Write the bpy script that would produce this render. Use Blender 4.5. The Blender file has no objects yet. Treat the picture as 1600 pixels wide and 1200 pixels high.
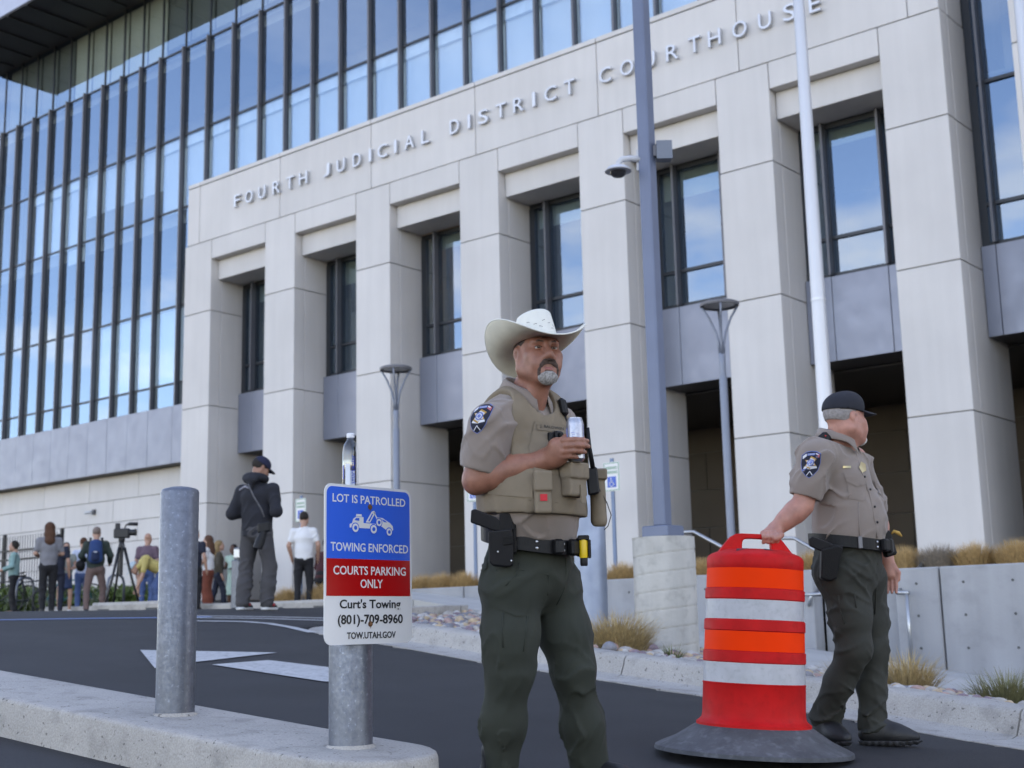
import bpy, bmesh, math, random
import numpy as np
from mathutils import Vector, Matrix
from mathutils.bvhtree import BVHTree
random.seed(7); rng = np.random.default_rng(7)
R_ = math.radians
sc = bpy.context.scene
col = sc.collection

# ------------------------------------------------------------------ camera
CR = np.array((0.76910, 0.63882, -0.02210)); CU = np.array((0.13191, -0.12485, 0.98337))
PITCH, ROLL, YAW, FPX, CH = 0.18104203, -0.02246807, -0.68876306, 2069.37, 0.65
_f = np.array([math.sin(YAW)*math.cos(PITCH), math.cos(YAW)*math.cos(PITCH), math.sin(PITCH)])
_r = np.array([math.cos(YAW), -math.sin(YAW), 0.0]); _u = np.cross(_r, _f)
CR = _r*math.cos(ROLL) + _u*math.sin(ROLL); CU = -_r*math.sin(ROLL) + _u*math.cos(ROLL); CF = _f
CAM = np.array([0.0, 0.0, CH])
cd = bpy.data.cameras.new('camera'); cam = bpy.data.objects.new('camera', cd); col.objects.link(cam)
cam.matrix_world = Matrix(((CR[0], CU[0], -CF[0], CAM[0]), (CR[1], CU[1], -CF[1], CAM[1]), (CR[2], CU[2], -CF[2], CAM[2]), (0, 0, 0, 1)))
cd.sensor_width = 36.0; cd.lens = FPX/1600*36; cd.clip_start = 0.05; cd.clip_end = 3000
cd.dof.use_dof = True; cd.dof.focus_distance = 5.3; cd.dof.aperture_fstop = 4.5
sc.camera = cam

# ------------------------------------------------------------------ sky, sun, exposure
SUN_EL = 37.0
w = bpy.data.worlds.new('World'); sc.world = w; w.use_nodes = True
nt = w.node_tree; nt.nodes.clear()
out = nt.nodes.new('ShaderNodeOutputWorld'); bg = nt.nodes.new('ShaderNodeBackground')
sky = nt.nodes.new('ShaderNodeTexSky'); sky.sky_type = 'NISHITA'; sky.sun_disc = False
sky.sun_elevation = R_(SUN_EL); sky.sun_rotation = R_(0.0); sky.altitude = 1400; sky.ozone_density = 2.2; sky.air_density = 1.0; sky.dust_density = 0.4
tc = nt.nodes.new('ShaderNodeTexCoord'); mp = nt.nodes.new('ShaderNodeMapping'); mp.inputs['Scale'].default_value = (1.0, 1.0, 2.6)
nz = nt.nodes.new('ShaderNodeTexNoise'); nz.inputs['Scale'].default_value = 4.3; nz.inputs['Detail'].default_value = 9; nz.inputs['Roughness'].default_value = .56
rp = nt.nodes.new('ShaderNodeValToRGB'); rp.color_ramp.elements[0].position = .49; rp.color_ramp.elements[1].position = .64
mx = nt.nodes.new('ShaderNodeMix'); mx.data_type = 'RGBA'; mx.inputs['B'].default_value = (5.0, 5.2, 5.6, 1)
nt.links.new(tc.outputs['Generated'], mp.inputs['Vector']); nt.links.new(mp.outputs['Vector'], nz.inputs['Vector'])
nt.links.new(nz.outputs['Fac'], rp.inputs['Fac'])
sx_ = nt.nodes.new('ShaderNodeSeparateXYZ'); mr_ = nt.nodes.new('ShaderNodeMapRange'); mr_.inputs['From Min'].default_value = .20; mr_.inputs['From Max'].default_value = .42; mr_.inputs['To Min'].default_value = 1.0; mr_.inputs['To Max'].default_value = .12; mm_ = nt.nodes.new('ShaderNodeMath'); mm_.operation = 'MULTIPLY'     # fair-weather clouds lie low, the zenith is clear
nt.links.new(tc.outputs['Generated'], sx_.inputs[0]); nt.links.new(sx_.outputs['Z'], mr_.inputs['Value']); nt.links.new(rp.outputs['Color'], mm_.inputs[0]); nt.links.new(mr_.outputs['Result'], mm_.inputs[1]); nt.links.new(mm_.outputs[0], mx.inputs['Factor'])
nt.links.new(sky.outputs['Color'], mx.inputs['A']); nt.links.new(mx.outputs['Result'], bg.inputs['Color'])
bg.inputs['Strength'].default_value = 0.12
nt.links.new(bg.outputs['Background'], out.inputs['Surface'])
sd = bpy.data.lights.new('sun', 'SUN'); sd.energy = 2.2; sd.angle = R_(0.53); sd.color = (1.0, .95, .88)
so = bpy.data.objects.new('sun', sd); col.objects.link(so)
_sd = Vector((0.0, math.cos(R_(SUN_EL)), math.sin(R_(SUN_EL))))
so.rotation_euler = _sd.to_track_quat('Z', 'Y').to_euler(); so.location = (0, 60, 60)
sc.view_settings.view_transform = 'Standard'; sc.view_settings.look = 'None'; sc.view_settings.gamma = 1; sc.view_settings.exposure = 2.42
sc.view_settings.use_white_balance = True; sc.view_settings.white_balance_temperature = 8300; sc.view_settings.white_balance_tint = 19      # the camera's white balance, set for open shade
sc.cycles.use_adaptive_sampling = True; sc.cycles.use_denoising = True; sc.cycles.max_bounces = 8; sc.cycles.transparent_max_bounces = 12
sc.cycles.caustics_reflective = False; sc.cycles.caustics_refractive = False

# ------------------------------------------------------------------ pixels of the photograph (1600x1200) -> points in the place
def ray(x, y): return CF + CR*((x-800)/FPX) + CU*((600-y)/FPX)
def P(x, y, d): return CAM + ray(x, y)*d
def onY(x, y, Y): k = ray(x, y); return CAM + k*(Y/k[1])
def onX(x, y, X): k = ray(x, y); return CAM + k*(X/k[0])
_G = [(-1e3, 0), (3.8, 0), (5.2, .088), (13, .088), (17, .014), (40, .014), (60, 0), (1e3, 0)]
def g(x, y):                                   # height of the ground: a drive that climbs towards the building's left end
    s = -x + .3*y; z = 0.0
    for (a, p), (b, q) in zip(_G, _G[1:]):
        if s <= a: break
        t = min(s, b); k = (t-a)/(b-a); z += (t-a)*(p + p + (q-p)*k)/2
    return z
def gi(x, y, dz=0.0):
    d = 3.0
    while d < 60:
        p = P(x, y, d)
        if p[2] <= g(p[0], p[1]) + dz: return p
        d += .01
    return P(x, y, 20)
RH = np.array((_r[0], _r[1], 0)); AH = np.array((math.sin(YAW), math.cos(YAW), 0)); UP = np.array((0, 0, 1.0))   # to the right, away, up

# ------------------------------------------------------------------ materials
MATS = {}
def mat(name, c, rough=.6, var=.08, vs=4.0, bump=0.0, bs=60.0, metal=0.0, spec=.5, streak=0.0, speck=0.0, speck_s=250.0, coat=0.0, sheen=0.0, rvar=0.0, aniso=None, obj=False, emit=None, dirt=0.0, rnd=0.0, sss=0.0, pits=0.0, pit_s=38.0):
    if name in MATS: return MATS[name]
    m = bpy.data.materials.new(name); m.use_nodes = True; n = m.node_tree.nodes; l = m.node_tree.links
    b = n['Principled BSDF']; b.inputs['Roughness'].default_value = rough; b.inputs['Metallic'].default_value = metal
    b.inputs['Specular IOR Level'].default_value = spec
    if coat: b.inputs['Coat Weight'].default_value = coat; b.inputs['Coat Roughness'].default_value = .08
    if sheen: b.inputs['Sheen Weight'].default_value = sheen; b.inputs['Sheen Roughness'].default_value = .6
    if obj:
        t = n.new('ShaderNodeTexCoord'); vec = t.outputs['Object']
    else:
        t = n.new('ShaderNodeNewGeometry'); vec = t.outputs['Position']
    def noise(scale, detail=4, scl=None):
        z = n.new('ShaderNodeTexNoise'); z.inputs['Scale'].default_value = scale; z.inputs['Detail'].default_value = detail
        if scl:
            mpp = n.new('ShaderNodeMapping'); mpp.inputs['Scale'].default_value = scl; l.new(vec, mpp.inputs['Vector']); l.new(mpp.outputs['Vector'], z.inputs['Vector'])
        else: l.new(vec, z.inputs['Vector'])
        return z.outputs['Fac']
    def mapr(v, a, b_, c_, d_):
        q = n.new('ShaderNodeMapRange'); q.inputs['From Min'].default_value = a; q.inputs['From Max'].default_value = b_; q.inputs['To Min'].default_value = c_; q.inputs['To Max'].default_value = d_
        l.new(v, q.inputs['Value']); return q.outputs['Result']
    def mul(a, b_):
        q = n.new('ShaderNodeMath'); q.operation = 'MULTIPLY'; l.new(a, q.inputs[0]); l.new(b_, q.inputs[1]); return q.outputs[0]
    f = mapr(noise(vs, 6), .3, .7, 1-var, 1+var)
    if streak: f = mul(f, mapr(noise(1.0, 5, (5.0, 5.0, .35)), .35, .68, 1-streak, 1+streak*.4))
    if dirt: f = mul(f, mapr(noise(vs*3.7, 8), .52, .72, 1.0, 1-dirt))
    if speck: f = mul(f, mapr(noise(speck_s, 2), .33, .67, 1-speck, 1+speck))
    if pits: f = mul(f, mapr(noise(pit_s, 2), .66, .70, 1.0, 1-pits))
    if rnd: oi = n.new('ShaderNodeObjectInfo'); f = mul(f, mapr(oi.outputs['Random'], 0, 1, 1-rnd, 1+rnd))
    if sss: b.inputs['Subsurface Weight'].default_value = sss; b.inputs['Subsurface Radius'].default_value = (.012, .005, .003); b.inputs['Subsurface Scale'].default_value = .6
    vm = n.new('ShaderNodeVectorMath'); vm.operation = 'SCALE'; vm.inputs[0].default_value = c; l.new(f, vm.inputs['Scale'])
    l.new(vm.outputs['Vector'], b.inputs['Base Color'])
    if rvar: l.new(mapr(noise(vs*2.3, 5), .3, .7, rough-rvar, rough+rvar), b.inputs['Roughness'])
    if bump:
        bp = n.new('ShaderNodeBump'); bp.inputs['Strength'].default_value = bump; bp.inputs['Distance'].default_value = .01
        l.new(noise(bs, 5), bp.inputs['Height']); l.new(bp.outputs['Normal'], b.inputs['Normal'])
    if emit: b.inputs['Emission Color'].default_value = (*emit[:3], 1); b.inputs['Emission Strength'].default_value = emit[3]
    MATS[name] = m; return m
def glass_mat(name, refl, tint, rough=.0, wave=0.0, gcol=(.93, .97, 1)):
    m = bpy.data.materials.new(name); m.use_nodes = True; n = m.node_tree.nodes; l = m.node_tree.links; n.clear()
    o = n.new('ShaderNodeOutputMaterial'); gl = n.new('ShaderNodeBsdfGlossy'); tr = n.new('ShaderNodeBsdfTransparent'); ms = n.new('ShaderNodeMixShader')
    gl.inputs['Roughness'].default_value = rough; gl.inputs['Color'].default_value = (*gcol, 1); tr.inputs['Color'].default_value = (*tint, 1)
    fr = n.new('ShaderNodeLayerWeight'); fr.inputs['Blend'].default_value = .35
    mr = n.new('ShaderNodeMapRange'); mr.inputs['To Min'].default_value = refl; mr.inputs['To Max'].default_value = .97
    l.new(fr.outputs['Fresnel'], mr.inputs['Value']); gb = n.new('ShaderNodeNewGeometry'); iv = n.new('ShaderNodeMath'); iv.operation = 'SUBTRACT'; iv.inputs[0].default_value = 1; l.new(gb.outputs['Backfacing'], iv.inputs[1]); mu = n.new('ShaderNodeMath'); mu.operation = 'MULTIPLY'; l.new(mr.outputs['Result'], mu.inputs[0]); l.new(iv.outputs[0], mu.inputs[1]); l.new(mu.outputs[0], ms.inputs['Fac'])      # mirror only at the outer face
    l.new(tr.outputs[0], ms.inputs[1]); l.new(gl.outputs[0], ms.inputs[2]); l.new(ms.outputs[0], o.inputs['Surface'])
    if wave:
        gm = n.new('ShaderNodeNewGeometry'); nz_ = n.new('ShaderNodeTexNoise'); nz_.inputs['Scale'].default_value = .7; nz_.inputs['Detail'].default_value = 1
        bp = n.new('ShaderNodeBump'); bp.inputs['Strength'].default_value = wave; bp.inputs['Distance'].default_value = .02
        l.new(gm.outputs['Position'], nz_.inputs['Vector']); l.new(nz_.outputs['Fac'], bp.inputs['Height']); l.new(bp.outputs['Normal'], gl.inputs['Normal'])
    MATS[name] = m; return m

# ------------------------------------------------------------------ meshes
def link(o, parent=None):
    col.objects.link(o)
    if parent is not None: o.parent = parent
    return o
def mobj(name, verts, faces, m, parent=None, smooth=False, loc=None):
    me = bpy.data.meshes.new(name); me.from_pydata([tuple(map(float, v)) for v in verts], [], [tuple(int(i) for i in f) for f in faces]); me.update()
    me.materials.append(m)
    if smooth: me.polygons.foreach_set('use_smooth', [True]*len(me.polygons))
    o = bpy.data.objects.new(name, me)
    if loc is not None: o.location = loc
    return link(o, parent)
def tag(o, label=None, cat=None, group=None, kind=None):
    if label: o['label'] = label
    if cat: o['category'] = cat
    if group: o['group'] = group
    if kind: o['kind'] = kind
    return o
def thing(name, label, cat, group=None, loc=(0, 0, 0)):
    o = bpy.data.objects.new(name, None); o.empty_display_size = .2; o.location = loc; link(o); return tag(o, label, cat, group, 'thing')
class MB:
    def __init__(s): s.v = []; s.f = []
    def add(s, v, f):
        k = len(s.v); s.v += [tuple(map(float, p)) for p in v]; s.f += [tuple(i+k for i in q) for q in f]; return s
    def box(s, x0, x1, y0, y1, z0, z1, bev=0.0):
        if bev:
            b = bev
            def octo(ins, z):
                X0, X1, Y0, Y1 = x0+ins, x1-ins, y0+ins, y1-ins; c = b if ins == 0 else b*.6
                return [(X0+c, Y0, z), (X1-c, Y0, z), (X1, Y0+c, z), (X1, Y1-c, z), (X1-c, Y1, z), (X0+c, Y1, z), (X0, Y1-c, z), (X0, Y0+c, z)]
            rings = [octo(b, z0), octo(0, z0+b), octo(0, z1-b), octo(b, z1)]
            v = sum(rings, []); f = []
            for k in range(3):
                for i in range(8): j = (i+1) % 8; f.append((k*8+i, k*8+j, k*8+8+j, k*8+8+i))
            f.append(tuple(range(7, -1, -1))); f.append(tuple(range(24, 32))); return s.add(v, f)
        v = [(x0, y0, z0), (x1, y0, z0), (x1, y1, z0), (x0, y1, z0), (x0, y0, z1), (x1, y0, z1), (x1, y1, z1), (x0, y1, z1)]
        return s.add(v, [(0, 3, 2, 1), (4, 5, 6, 7), (0, 1, 5, 4), (1, 2, 6, 5), (2, 3, 7, 6), (3, 0, 4, 7)])
    def obox(s, c, ax, ay, az, bev=0.0):                              # oriented box, half vectors
        c, ax, ay, az = map(np.array, (c, ax, ay, az)); t = MB().box(-1, 1, -1, 1, -1, 1) if not bev else None
        if bev:
            L = [np.linalg.norm(a) for a in (ax, ay, az)]; t = MB().box(-L[0], L[0], -L[1], L[1], -L[2], L[2], bev)
            ax, ay, az = ax/L[0], ay/L[1], az/L[2]
        return s.add([c+ax*p[0]+ay*p[1]+az*p[2] for p in t.v], t.f)
    def lathe(s, prof, c=(0, 0, 0), n=32, cap=True, ax=None):
        v = []; f = []; m = len(prof); A = np.eye(3) if ax is None else frame(ax)
        for (r, z) in prof:
            for i in range(n):
                a = 2*math.pi*i/n; v.append(np.array(c)+A[0]*r*math.cos(a)+A[1]*r*math.sin(a)+A[2]*z)
        for k in range(m-1):
            for i in range(n): j = (i+1) % n; f.append((k*n+i, k*n+j, k*n+n+j, k*n+n+i))
        if cap: f.append(tuple(range(n-1, -1, -1))); f.append(tuple(range((m-1)*n, m*n)))
        return s.add(v, f)
    def tube(s, pts, r, n=10, cap=True):
        pts = [np.array(p, float) for p in pts]; rr = r if hasattr(r, '__len__') else [r]*len(pts); v = []; f = []; N = None
        for k, p in enumerate(pts):
            t = pts[min(k+1, len(pts)-1)]-pts[max(k-1, 0)]; t = t/(np.linalg.norm(t)+1e-9)
            if N is None: N = np.cross(t, (0, 0, 1.0)); N = N if np.linalg.norm(N) > .1 else np.cross(t, (1.0, 0, 0))
            N = N-t*(N@t); N /= np.linalg.norm(N); B = np.cross(t, N)
            for i in range(n): a = 2*math.pi*i/n; v.append(p+(N*math.cos(a)+B*math.sin(a))*rr[k])
        for k in range(len(pts)-1):
            for i in range(n): j = (i+1) % n; f.append((k*n+i, k*n+j, k*n+n+j, k*n+n+i))
        if cap: f.append(tuple(range(n-1, -1, -1))); f.append(tuple(range((len(pts)-1)*n, len(pts)*n)))
        return s.add(v, f)
    def prism(s, poly, a, b):                                         # polygon (list of 3-D points) swept from offset a to offset b
        n = len(poly); a = np.array(a); b = np.array(b); v = [np.array(p)+a for p in poly]+[np.array(p)+b for p in poly]
        return s.add(v, [tuple(range(n-1, -1, -1)), tuple(range(n, 2*n))]+[(i, (i+1) % n, n+(i+1) % n, n+i) for i in range(n)])
    def build(s, name, m, parent=None, smooth=False, sharp=None):
        o = mobj(name, s.v, s.f, m, parent, smooth)
        if sharp is not None: o.data.set_sharp_from_angle(angle=R_(sharp))
        return o
def frame(ax):
    z = np.array(ax, float); z /= np.linalg.norm(z); x = np.cross((0, 0, 1.0), z)
    if np.linalg.norm(x) < .05: x = np.array((1.0, 0, 0))
    x /= np.linalg.norm(x); return x, np.cross(z, x), z
def text_mesh(txt, size=1.0, ext=0.0, shear=0.0, offset=0.0):
    cu = bpy.data.curves.new('lettering', 'FONT'); cu.body = txt; cu.size = size; cu.extrude = ext; cu.resolution_u = 3; cu.offset = offset; cu.shear = shear
    o = bpy.data.objects.new('lettering', cu); col.objects.link(o)
    dg = bpy.context.evaluated_depsgraph_get(); me = bpy.data.meshes.new_from_object(o.evaluated_get(dg))
    v = [tuple(x.co) for x in me.vertices]; f = [tuple(p.vertices) for p in me.polygons]
    bpy.data.objects.remove(o); bpy.data.curves.remove(cu); bpy.data.meshes.remove(me); return v, f
def text_on(name, txt, o, ux, uy, un, width, height, m, parent, ext=.0006, off=0.0):
    """lettering with its lower left corner at o, filling width x height along ux, uy"""
    v, f = text_mesh(txt, 1.0, .5 if ext else 0, offset=off); a = np.array(v); lo = a.min(0); hi = a.max(0)
    q = (a-lo)/np.maximum(hi-lo, 1e-6); o, ux, uy, un = map(np.array, (o, ux, uy, un))
    V = [o+ux*p[0]*width+uy*p[1]*height+un*(p[2]*ext) for p in q]; return mobj(name, V, f, m, parent)
# ------------------------------------------------------------------ palette
M_precast = mat('precast_concrete', (.63, .603, .583), .75, .045, .8, .12, 90, streak=.035, speck=.03, rnd=.03)
M_joint = mat('joint_dark', (.20, .19, .18), .9)  # dark core set behind the panels, showing in their joints
M_plinth = mat('plinth_stone', (.16, .165, .175), .7, .1, 2)
M_metal = mat('spandrel_metal', (.235, .255, .315), .42, .05, 1.5, metal=.35, rvar=.06)
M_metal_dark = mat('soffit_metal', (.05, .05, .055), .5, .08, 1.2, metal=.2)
M_frame = mat('window_frame_metal', (.045, .05, .058), .42, .05, metal=.5)
M_fin = mat('fin_metal', (.15, .15, .165), .5, .08, 1.5, metal=.45)
M_letter = mat('letter_metal', (.55, .56, .58), .38, .05, metal=.6)
M_roof = mat('roof_fascia', (.42, .44, .52), .45, .05, metal=.3)
M_inner = mat('interior_plaster', (.30, .27, .23), .8, .08, 1)
M_innerwarm = mat('interior_wood', (.33, .16, .06), .6, .15, 3)
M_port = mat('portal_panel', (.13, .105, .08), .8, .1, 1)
M_floor = mat('interior_floor', (.12, .11, .10), .8)
M_blind = mat('roller_blind', (.78, .80, .80), .85, .03, 2)
M_blindy = mat('cream_blind', (.66, .63, .50), .85, .05, 1)
M_white0 = mat('blind_header_white', (.85, .87, .87), .7)
M_blindg = mat('grey_blind', (.22, .22, .19), .85, .05, 1)
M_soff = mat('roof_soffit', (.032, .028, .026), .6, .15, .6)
M_glass = glass_mat('curtain_glass', .26, (.88, .93, .95), wave=.045, gcol=(.60, .80, 1))
M_glass2 = glass_mat('window_glass', .21, (.72, .78, .78), wave=.04, gcol=(.60, .80, 1))
M_light = mat('ceiling_light', (1, .9, .75), .5, emit=(1, .82, .55, 2.2))

BR = lambda i: -7.31 - 3.138*(7-i)           # right edge of pillar i
PW = 1.06; YF = 20.0; Z0 = .7
ROWS = [1.42, 3.76, 6.16, 8.56, 10.38]
court = thing('courthouse', 'pale concrete courthouse with tall pillars and dark finned glass upper storeys', 'building')
GAP = .008
def panel(par, x0, x1, y0, y1, z0, z1, m=None, name='panel', bev=.008, gx=GAP, gz=GAP):
    jit = random.uniform(-.002, .002)
    return MB().box(x0+gx, x1-gx, y0+jit, y1, z0+gz, z1-gz, bev).build(name, m or M_precast, par)
def bx(par, name, m, *a): return MB().box(*a).build(name, m, par)
# pillars
for i in range(1, 8):
    x1 = BR(i); x0 = x1-PW
    core = bx(court, 'pillar', M_joint, x0+.03, x1-.03, YF+.03, 21.80, Z0, 10.40)
    bx(core, 'plinth', M_plinth, x0+.015, x1-.015, YF+.015, 21.82, Z0, 1.41)
    for z0, z1 in zip(ROWS, ROWS[1:]):
        panel(core, x0-GAP, x1+GAP, YF, YF+.33-GAP/2, z0, z1)
        panel(core, x0-GAP, x1+GAP, YF+.33+GAP/2, 21.84, z0, z1)
# frieze with coping and raised letters
fr = bx(court, 'frieze', M_joint, BR(1)-PW+.03, BR(7)-.03, YF+.04, 23.1, 10.36, 11.95)
FJ = [-27.13, -26.64, -23.55, -20.43, -17.31, -14.14, -11.01, -7.84, -7.31]
for a, b in zip(FJ, FJ[1:]):
    panel(fr, a, b, YF, YF+.34, 10.38, 11.90)
    panel(fr, a, b, YF-.012, YF+.5, 11.90, 12.02, name='coping')
panel(fr, -7.65, -7.31+GAP, YF+.352, 21.0, 10.38, 11.90)
LET = [(-25.17, -24.95), (-24.74, -24.47), (-24.25, -23.99), (-23.72, -23.46), (-23.23, -22.97), (-22.77, -22.49), (-21.93, -21.72), (-21.47, -21.21), (-20.94, -20.69), (-20.42, -20.35), (-20.14, -19.84), (-19.62, -19.55), (-19.30, -19.03), (-18.80, -18.57), (-17.96, -17.70), (-17.45, -17.38), (-17.15, -16.89), (-16.67, -16.41), (-16.20, -15.94), (-15.70, -15.63), (-15.39, -15.09), (-14.89, -14.63), (-14.03, -13.75), (-13.53, -13.23), (-13.01, -12.74), (-12.48, -12.22), (-11.99, -11.74), (-11.57, -11.31), (-11.06, -10.77), (-10.53, -10.28), (-10.04, -9.80), (-9.54, -9.33)]
for ch, (a, b) in zip('FOURTHJUDICIALDISTRICTCOURTHOUSE', LET):
    v, f = text_mesh(ch, 1.0, .5); q = np.array(v); lo = q.min(0); hi = q.max(0); q = (q-lo)/(hi-lo)
    mobj('letter', [(a+p[0]*(b-a), YF-.085+(1-p[2])*.06, 10.985+p[1]*.305) for p in q], f, M_letter, fr)
# bays between the pillars: lintels, window, spandrel
def window(x0, x1, z0, z1, mull, trans, Y=21.0, blinds=()):
    w_ = bx(court, 'window', M_frame, x0, x1, Y+.02, Y+.10, z1-.09, z1)
    mb = MB(); fw = .05
    mb.box(x0, x0+.13, Y, Y+.12, z0, z1-.091); mb.box(x1-.13, x1, Y, Y+.12, z0, z1-.091); mb.box(x0+.131, x1-.131, Y+.01, Y+.11, z0, z0+.07); mb.build('frame', M_frame, w_)
    xs = [x0+.13]+[q for m in mull for q in (m-.035, m+.035)]+[x1-.13]
    for m in mull:
        bx(w_, 'mullion', M_frame, m-.035, m+.035, Y, Y+.12, z0+.071, z1-.092)
        bx(w_, 'fin', M_fin, m-.022, m+.022, Y-.14, Y-.001, z0+.02, z1-.02)
    zs = [z0+.07]+[q for t in trans for q in (t-.03, t+.03)]+[z1-.09]
    for a, b in zip(xs[::2], xs[1::2]):
        for t in trans: bx(w_, 'transom', M_frame, a, b, Y+.005, Y+.11, t-.03, t+.03)
        for c, d in zip(zs[::2], zs[1::2]): bx(w_, 'pane', M_glass2, a, b, Y+.05, Y+.058, c, d)
    for (a, b, c, d, m) in blinds: bx(w_, 'blind', m, a, b, Y+.2, Y+.215, c, d)
    return w_
def spandrel(x0, x1, joints, z0=5.04, z1=6.54, Y=20.91):
    s_ = bx(court, 'spandrel', M_metal_dark, x0+.01, x1-.01, Y+.03, 21.78, z0+.004, z1-.01)
    xs = [x0]+joints+[x1]
    for a, b in zip(xs, xs[1:]): panel(s_, a, b, Y, Y+.029, z0, z1, M_metal, bev=.005, gx=.005, gz=0)
for i in range(1, 7):
    x0 = BR(i)+.012; x1 = BR(i+1)-PW-.012
    panel(court, x0-.004, x1+.004, YF, YF+.30, 9.88, 10.38, name='lintel', gz=.004)
    panel(court, x0-.004, x1+.004, YF+.22, 21.0, 9.375, 9.876, name='lintel', gz=.0)
    tone = [M_blindy, M_blind, M_blindy][i % 3]
    window(x0, x1, 6.55, 9.37, [x0+.50, x1-.50], [7.26], blinds=[(x0+.1, x1-.1, 9.0-.12*(i % 3), 9.33, tone)])
    spandrel(x0, x1, [x0+.50, x1-.50])
x0 = BR(7)+.012; x1 = -6.23
window(x0, x1, 6.55, 15.8, [x0+.24], [7.26, 9.35, 11.6])
spandrel(x0, x1+.3, [x0+.24])
endw = bx(court, 'wall', M_joint, x1+.03, 8.0, YF+.03, 21.8, Z0, 15.9)
zz = [Z0, 3.3, 5.36, 7.39, 9.42, 11.45, 13.5, 15.9]
for a, b in zip(zz, zz[1:]):
    for c, d in ((x1, -3.9), (-3.9, -1.0), (-1.0, 2.0), (2.0, 5.0), (5.0, 8.0)): panel(endw, c, d, YF, YF+.4, a, b)
# portal behind the pillars
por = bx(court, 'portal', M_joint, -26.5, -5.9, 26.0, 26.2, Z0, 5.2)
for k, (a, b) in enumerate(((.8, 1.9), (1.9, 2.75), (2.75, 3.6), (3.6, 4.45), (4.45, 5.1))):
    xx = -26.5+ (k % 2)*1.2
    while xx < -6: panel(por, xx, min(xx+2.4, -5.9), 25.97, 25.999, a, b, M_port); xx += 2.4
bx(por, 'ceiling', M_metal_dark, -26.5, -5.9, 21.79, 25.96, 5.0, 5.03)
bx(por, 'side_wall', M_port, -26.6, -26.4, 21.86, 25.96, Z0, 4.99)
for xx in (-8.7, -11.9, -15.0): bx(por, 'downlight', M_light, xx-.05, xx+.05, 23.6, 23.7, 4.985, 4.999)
# rooms behind the portico windows
room = bx(court, 'interior', M_inner, -26.9, -5.9, 25.5, 25.7, 5.1, 11.3)
bx(room, 'ceiling', M_inner, -26.9, -5.9, 21.3, 25.49, 9.55, 9.6); bx(room, 'floor', M_floor, -26.9, -5.9, 21.80, 25.49, 5.10, 5.2)
for xx in (-23.2, -17.6, -20.1, -11.8): bx(room, 'partition', M_innerwarm if xx == -20.1 else M_inner, xx, xx+.12, 22.2, 25.48, 5.21, 9.54)
MB().obox((-18.4, 23.0, 8.75), (.9, .15, 0), (-.012, .06, 0), (0, 0, .02)).build('light_strip', M_light, room)
# ------------------------------------------------------------------ glazed upper storeys
YG = 23.2
FX = [-33.011-1.04*k for k in range(13, 0, -1)]+[-33.011, -31.82, -30.62, -29.42, -28.21]+[-27.09-1.122*0+1.122*k for k in range(0, 19)]
ZR = [7.20, 7.90, 10.23, 13.22, 15.52, 18.33, 20.70]
cw = bx(court, 'curtain_wall', M_frame, -46.6, -6.3, YG+.06, YG+.16, 18.29, 18.37)
blind_rows = {}
for k, x in enumerate(FX):
    low = 7.2 if x < -27.2 else 12.05
    bx(cw, 'fin', M_fin, x, x+.06, YG-.11, YG-.003, low, 18.33+.04)
    bx(cw, 'mullion', M_frame, x+.01, x+.06, YG, YG+.055, low, 20.7)
    if k+1 < len(FX):
        xa, xb = x+.062, FX[k+1]+.008
        for r in range(6):
            a, b = ZR[r]+.03, ZR[r+1]-.03
            if x > -28.3 and r < 3: continue
            ti = random.gauss(0, .0022); tj = random.gauss(0, .0022); w2 = (xb-xa)/2; h2 = (b-a)/2
            MB().obox(((xa+xb)/2, YG+.03, (a+b)/2), (w2, ti, 0), (0, .004, 0), (0, tj, h2)).build('pane', M_glass, cw)
            if r < 5: bx(cw, 'transom', M_frame, xa-.001, xb+.001, YG-.002, YG+.05, b+.001, b+.059)
            bl = None
            if r == 5 and x < -33.6 and x > -43: bl = (a, b, M_blindy if x > -38.5 else M_blindg)
            if r == 5 and x > -33.6: bl = (a+.3, b, M_blindg)
            if r == 3:
                if -37.3 < x < -33.9: bl = (a+.85, b, M_blind)
                elif x > -40.5: bl = (a, b, M_blind) if k not in (18, 19) else (a+.6, b, M_blind)
            if r == 1 and -36.3 < x < -32.5: bl = (a, b, M_blind)
            if r == 2 and k % 6 == 2: bl = (b-.5, b, M_blind)
            if bl and r == 3 and not -37.3 < x < -33.9: bx(cw, 'blind_header', M_white0, xa+.005, xb-.005, YG+.10, YG+.19, b-.30, b-.005)
            if bl and bl[2]: bx(cw, 'blind', bl[2], xa+.01, xb-.01, YG+.20, YG+.212, bl[0], bl[1])
for z in (7.05, 13.12, 18.30): bx(cw, 'floor_slab', M_inner, -46.6, -27.2 if z < 13 else -6.3, YG+.3, 26.4, z-.25, z+.12)
bx(cw, 'interior_wall', M_inner, -46.6, -6.3, 26.5, 26.7, 5.5, 20.69)
# metal band and lower wall at the left end
band = bx(court, 'metal_band', M_metal_dark, -47, -27.2, YG-.12, 24.0, 5.50, 7.17)
for a, b in zip(FX[:18], FX[1:19]): panel(band, a+.03, b+.03, YG-.16, YG-.121, 5.50, 7.19, M_metal, bev=.005, gx=.005, gz=0)
lw = bx(court, 'wall', M_joint, -47, -27.1, 23.53, 24.0, Z0, 5.49)
zz = [Z0, 1.45, 2.10, 2.75, 3.42, 4.05, 4.73, 5.49]
for k, (a, b) in enumerate(zip(zz, zz[1:])):
    x = -47+(k % 2)*1.3
    while x < -27.2: panel(lw, x, min(x+2.6, -27.1), 23.5, 23.529, a, b); x += 2.6
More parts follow.
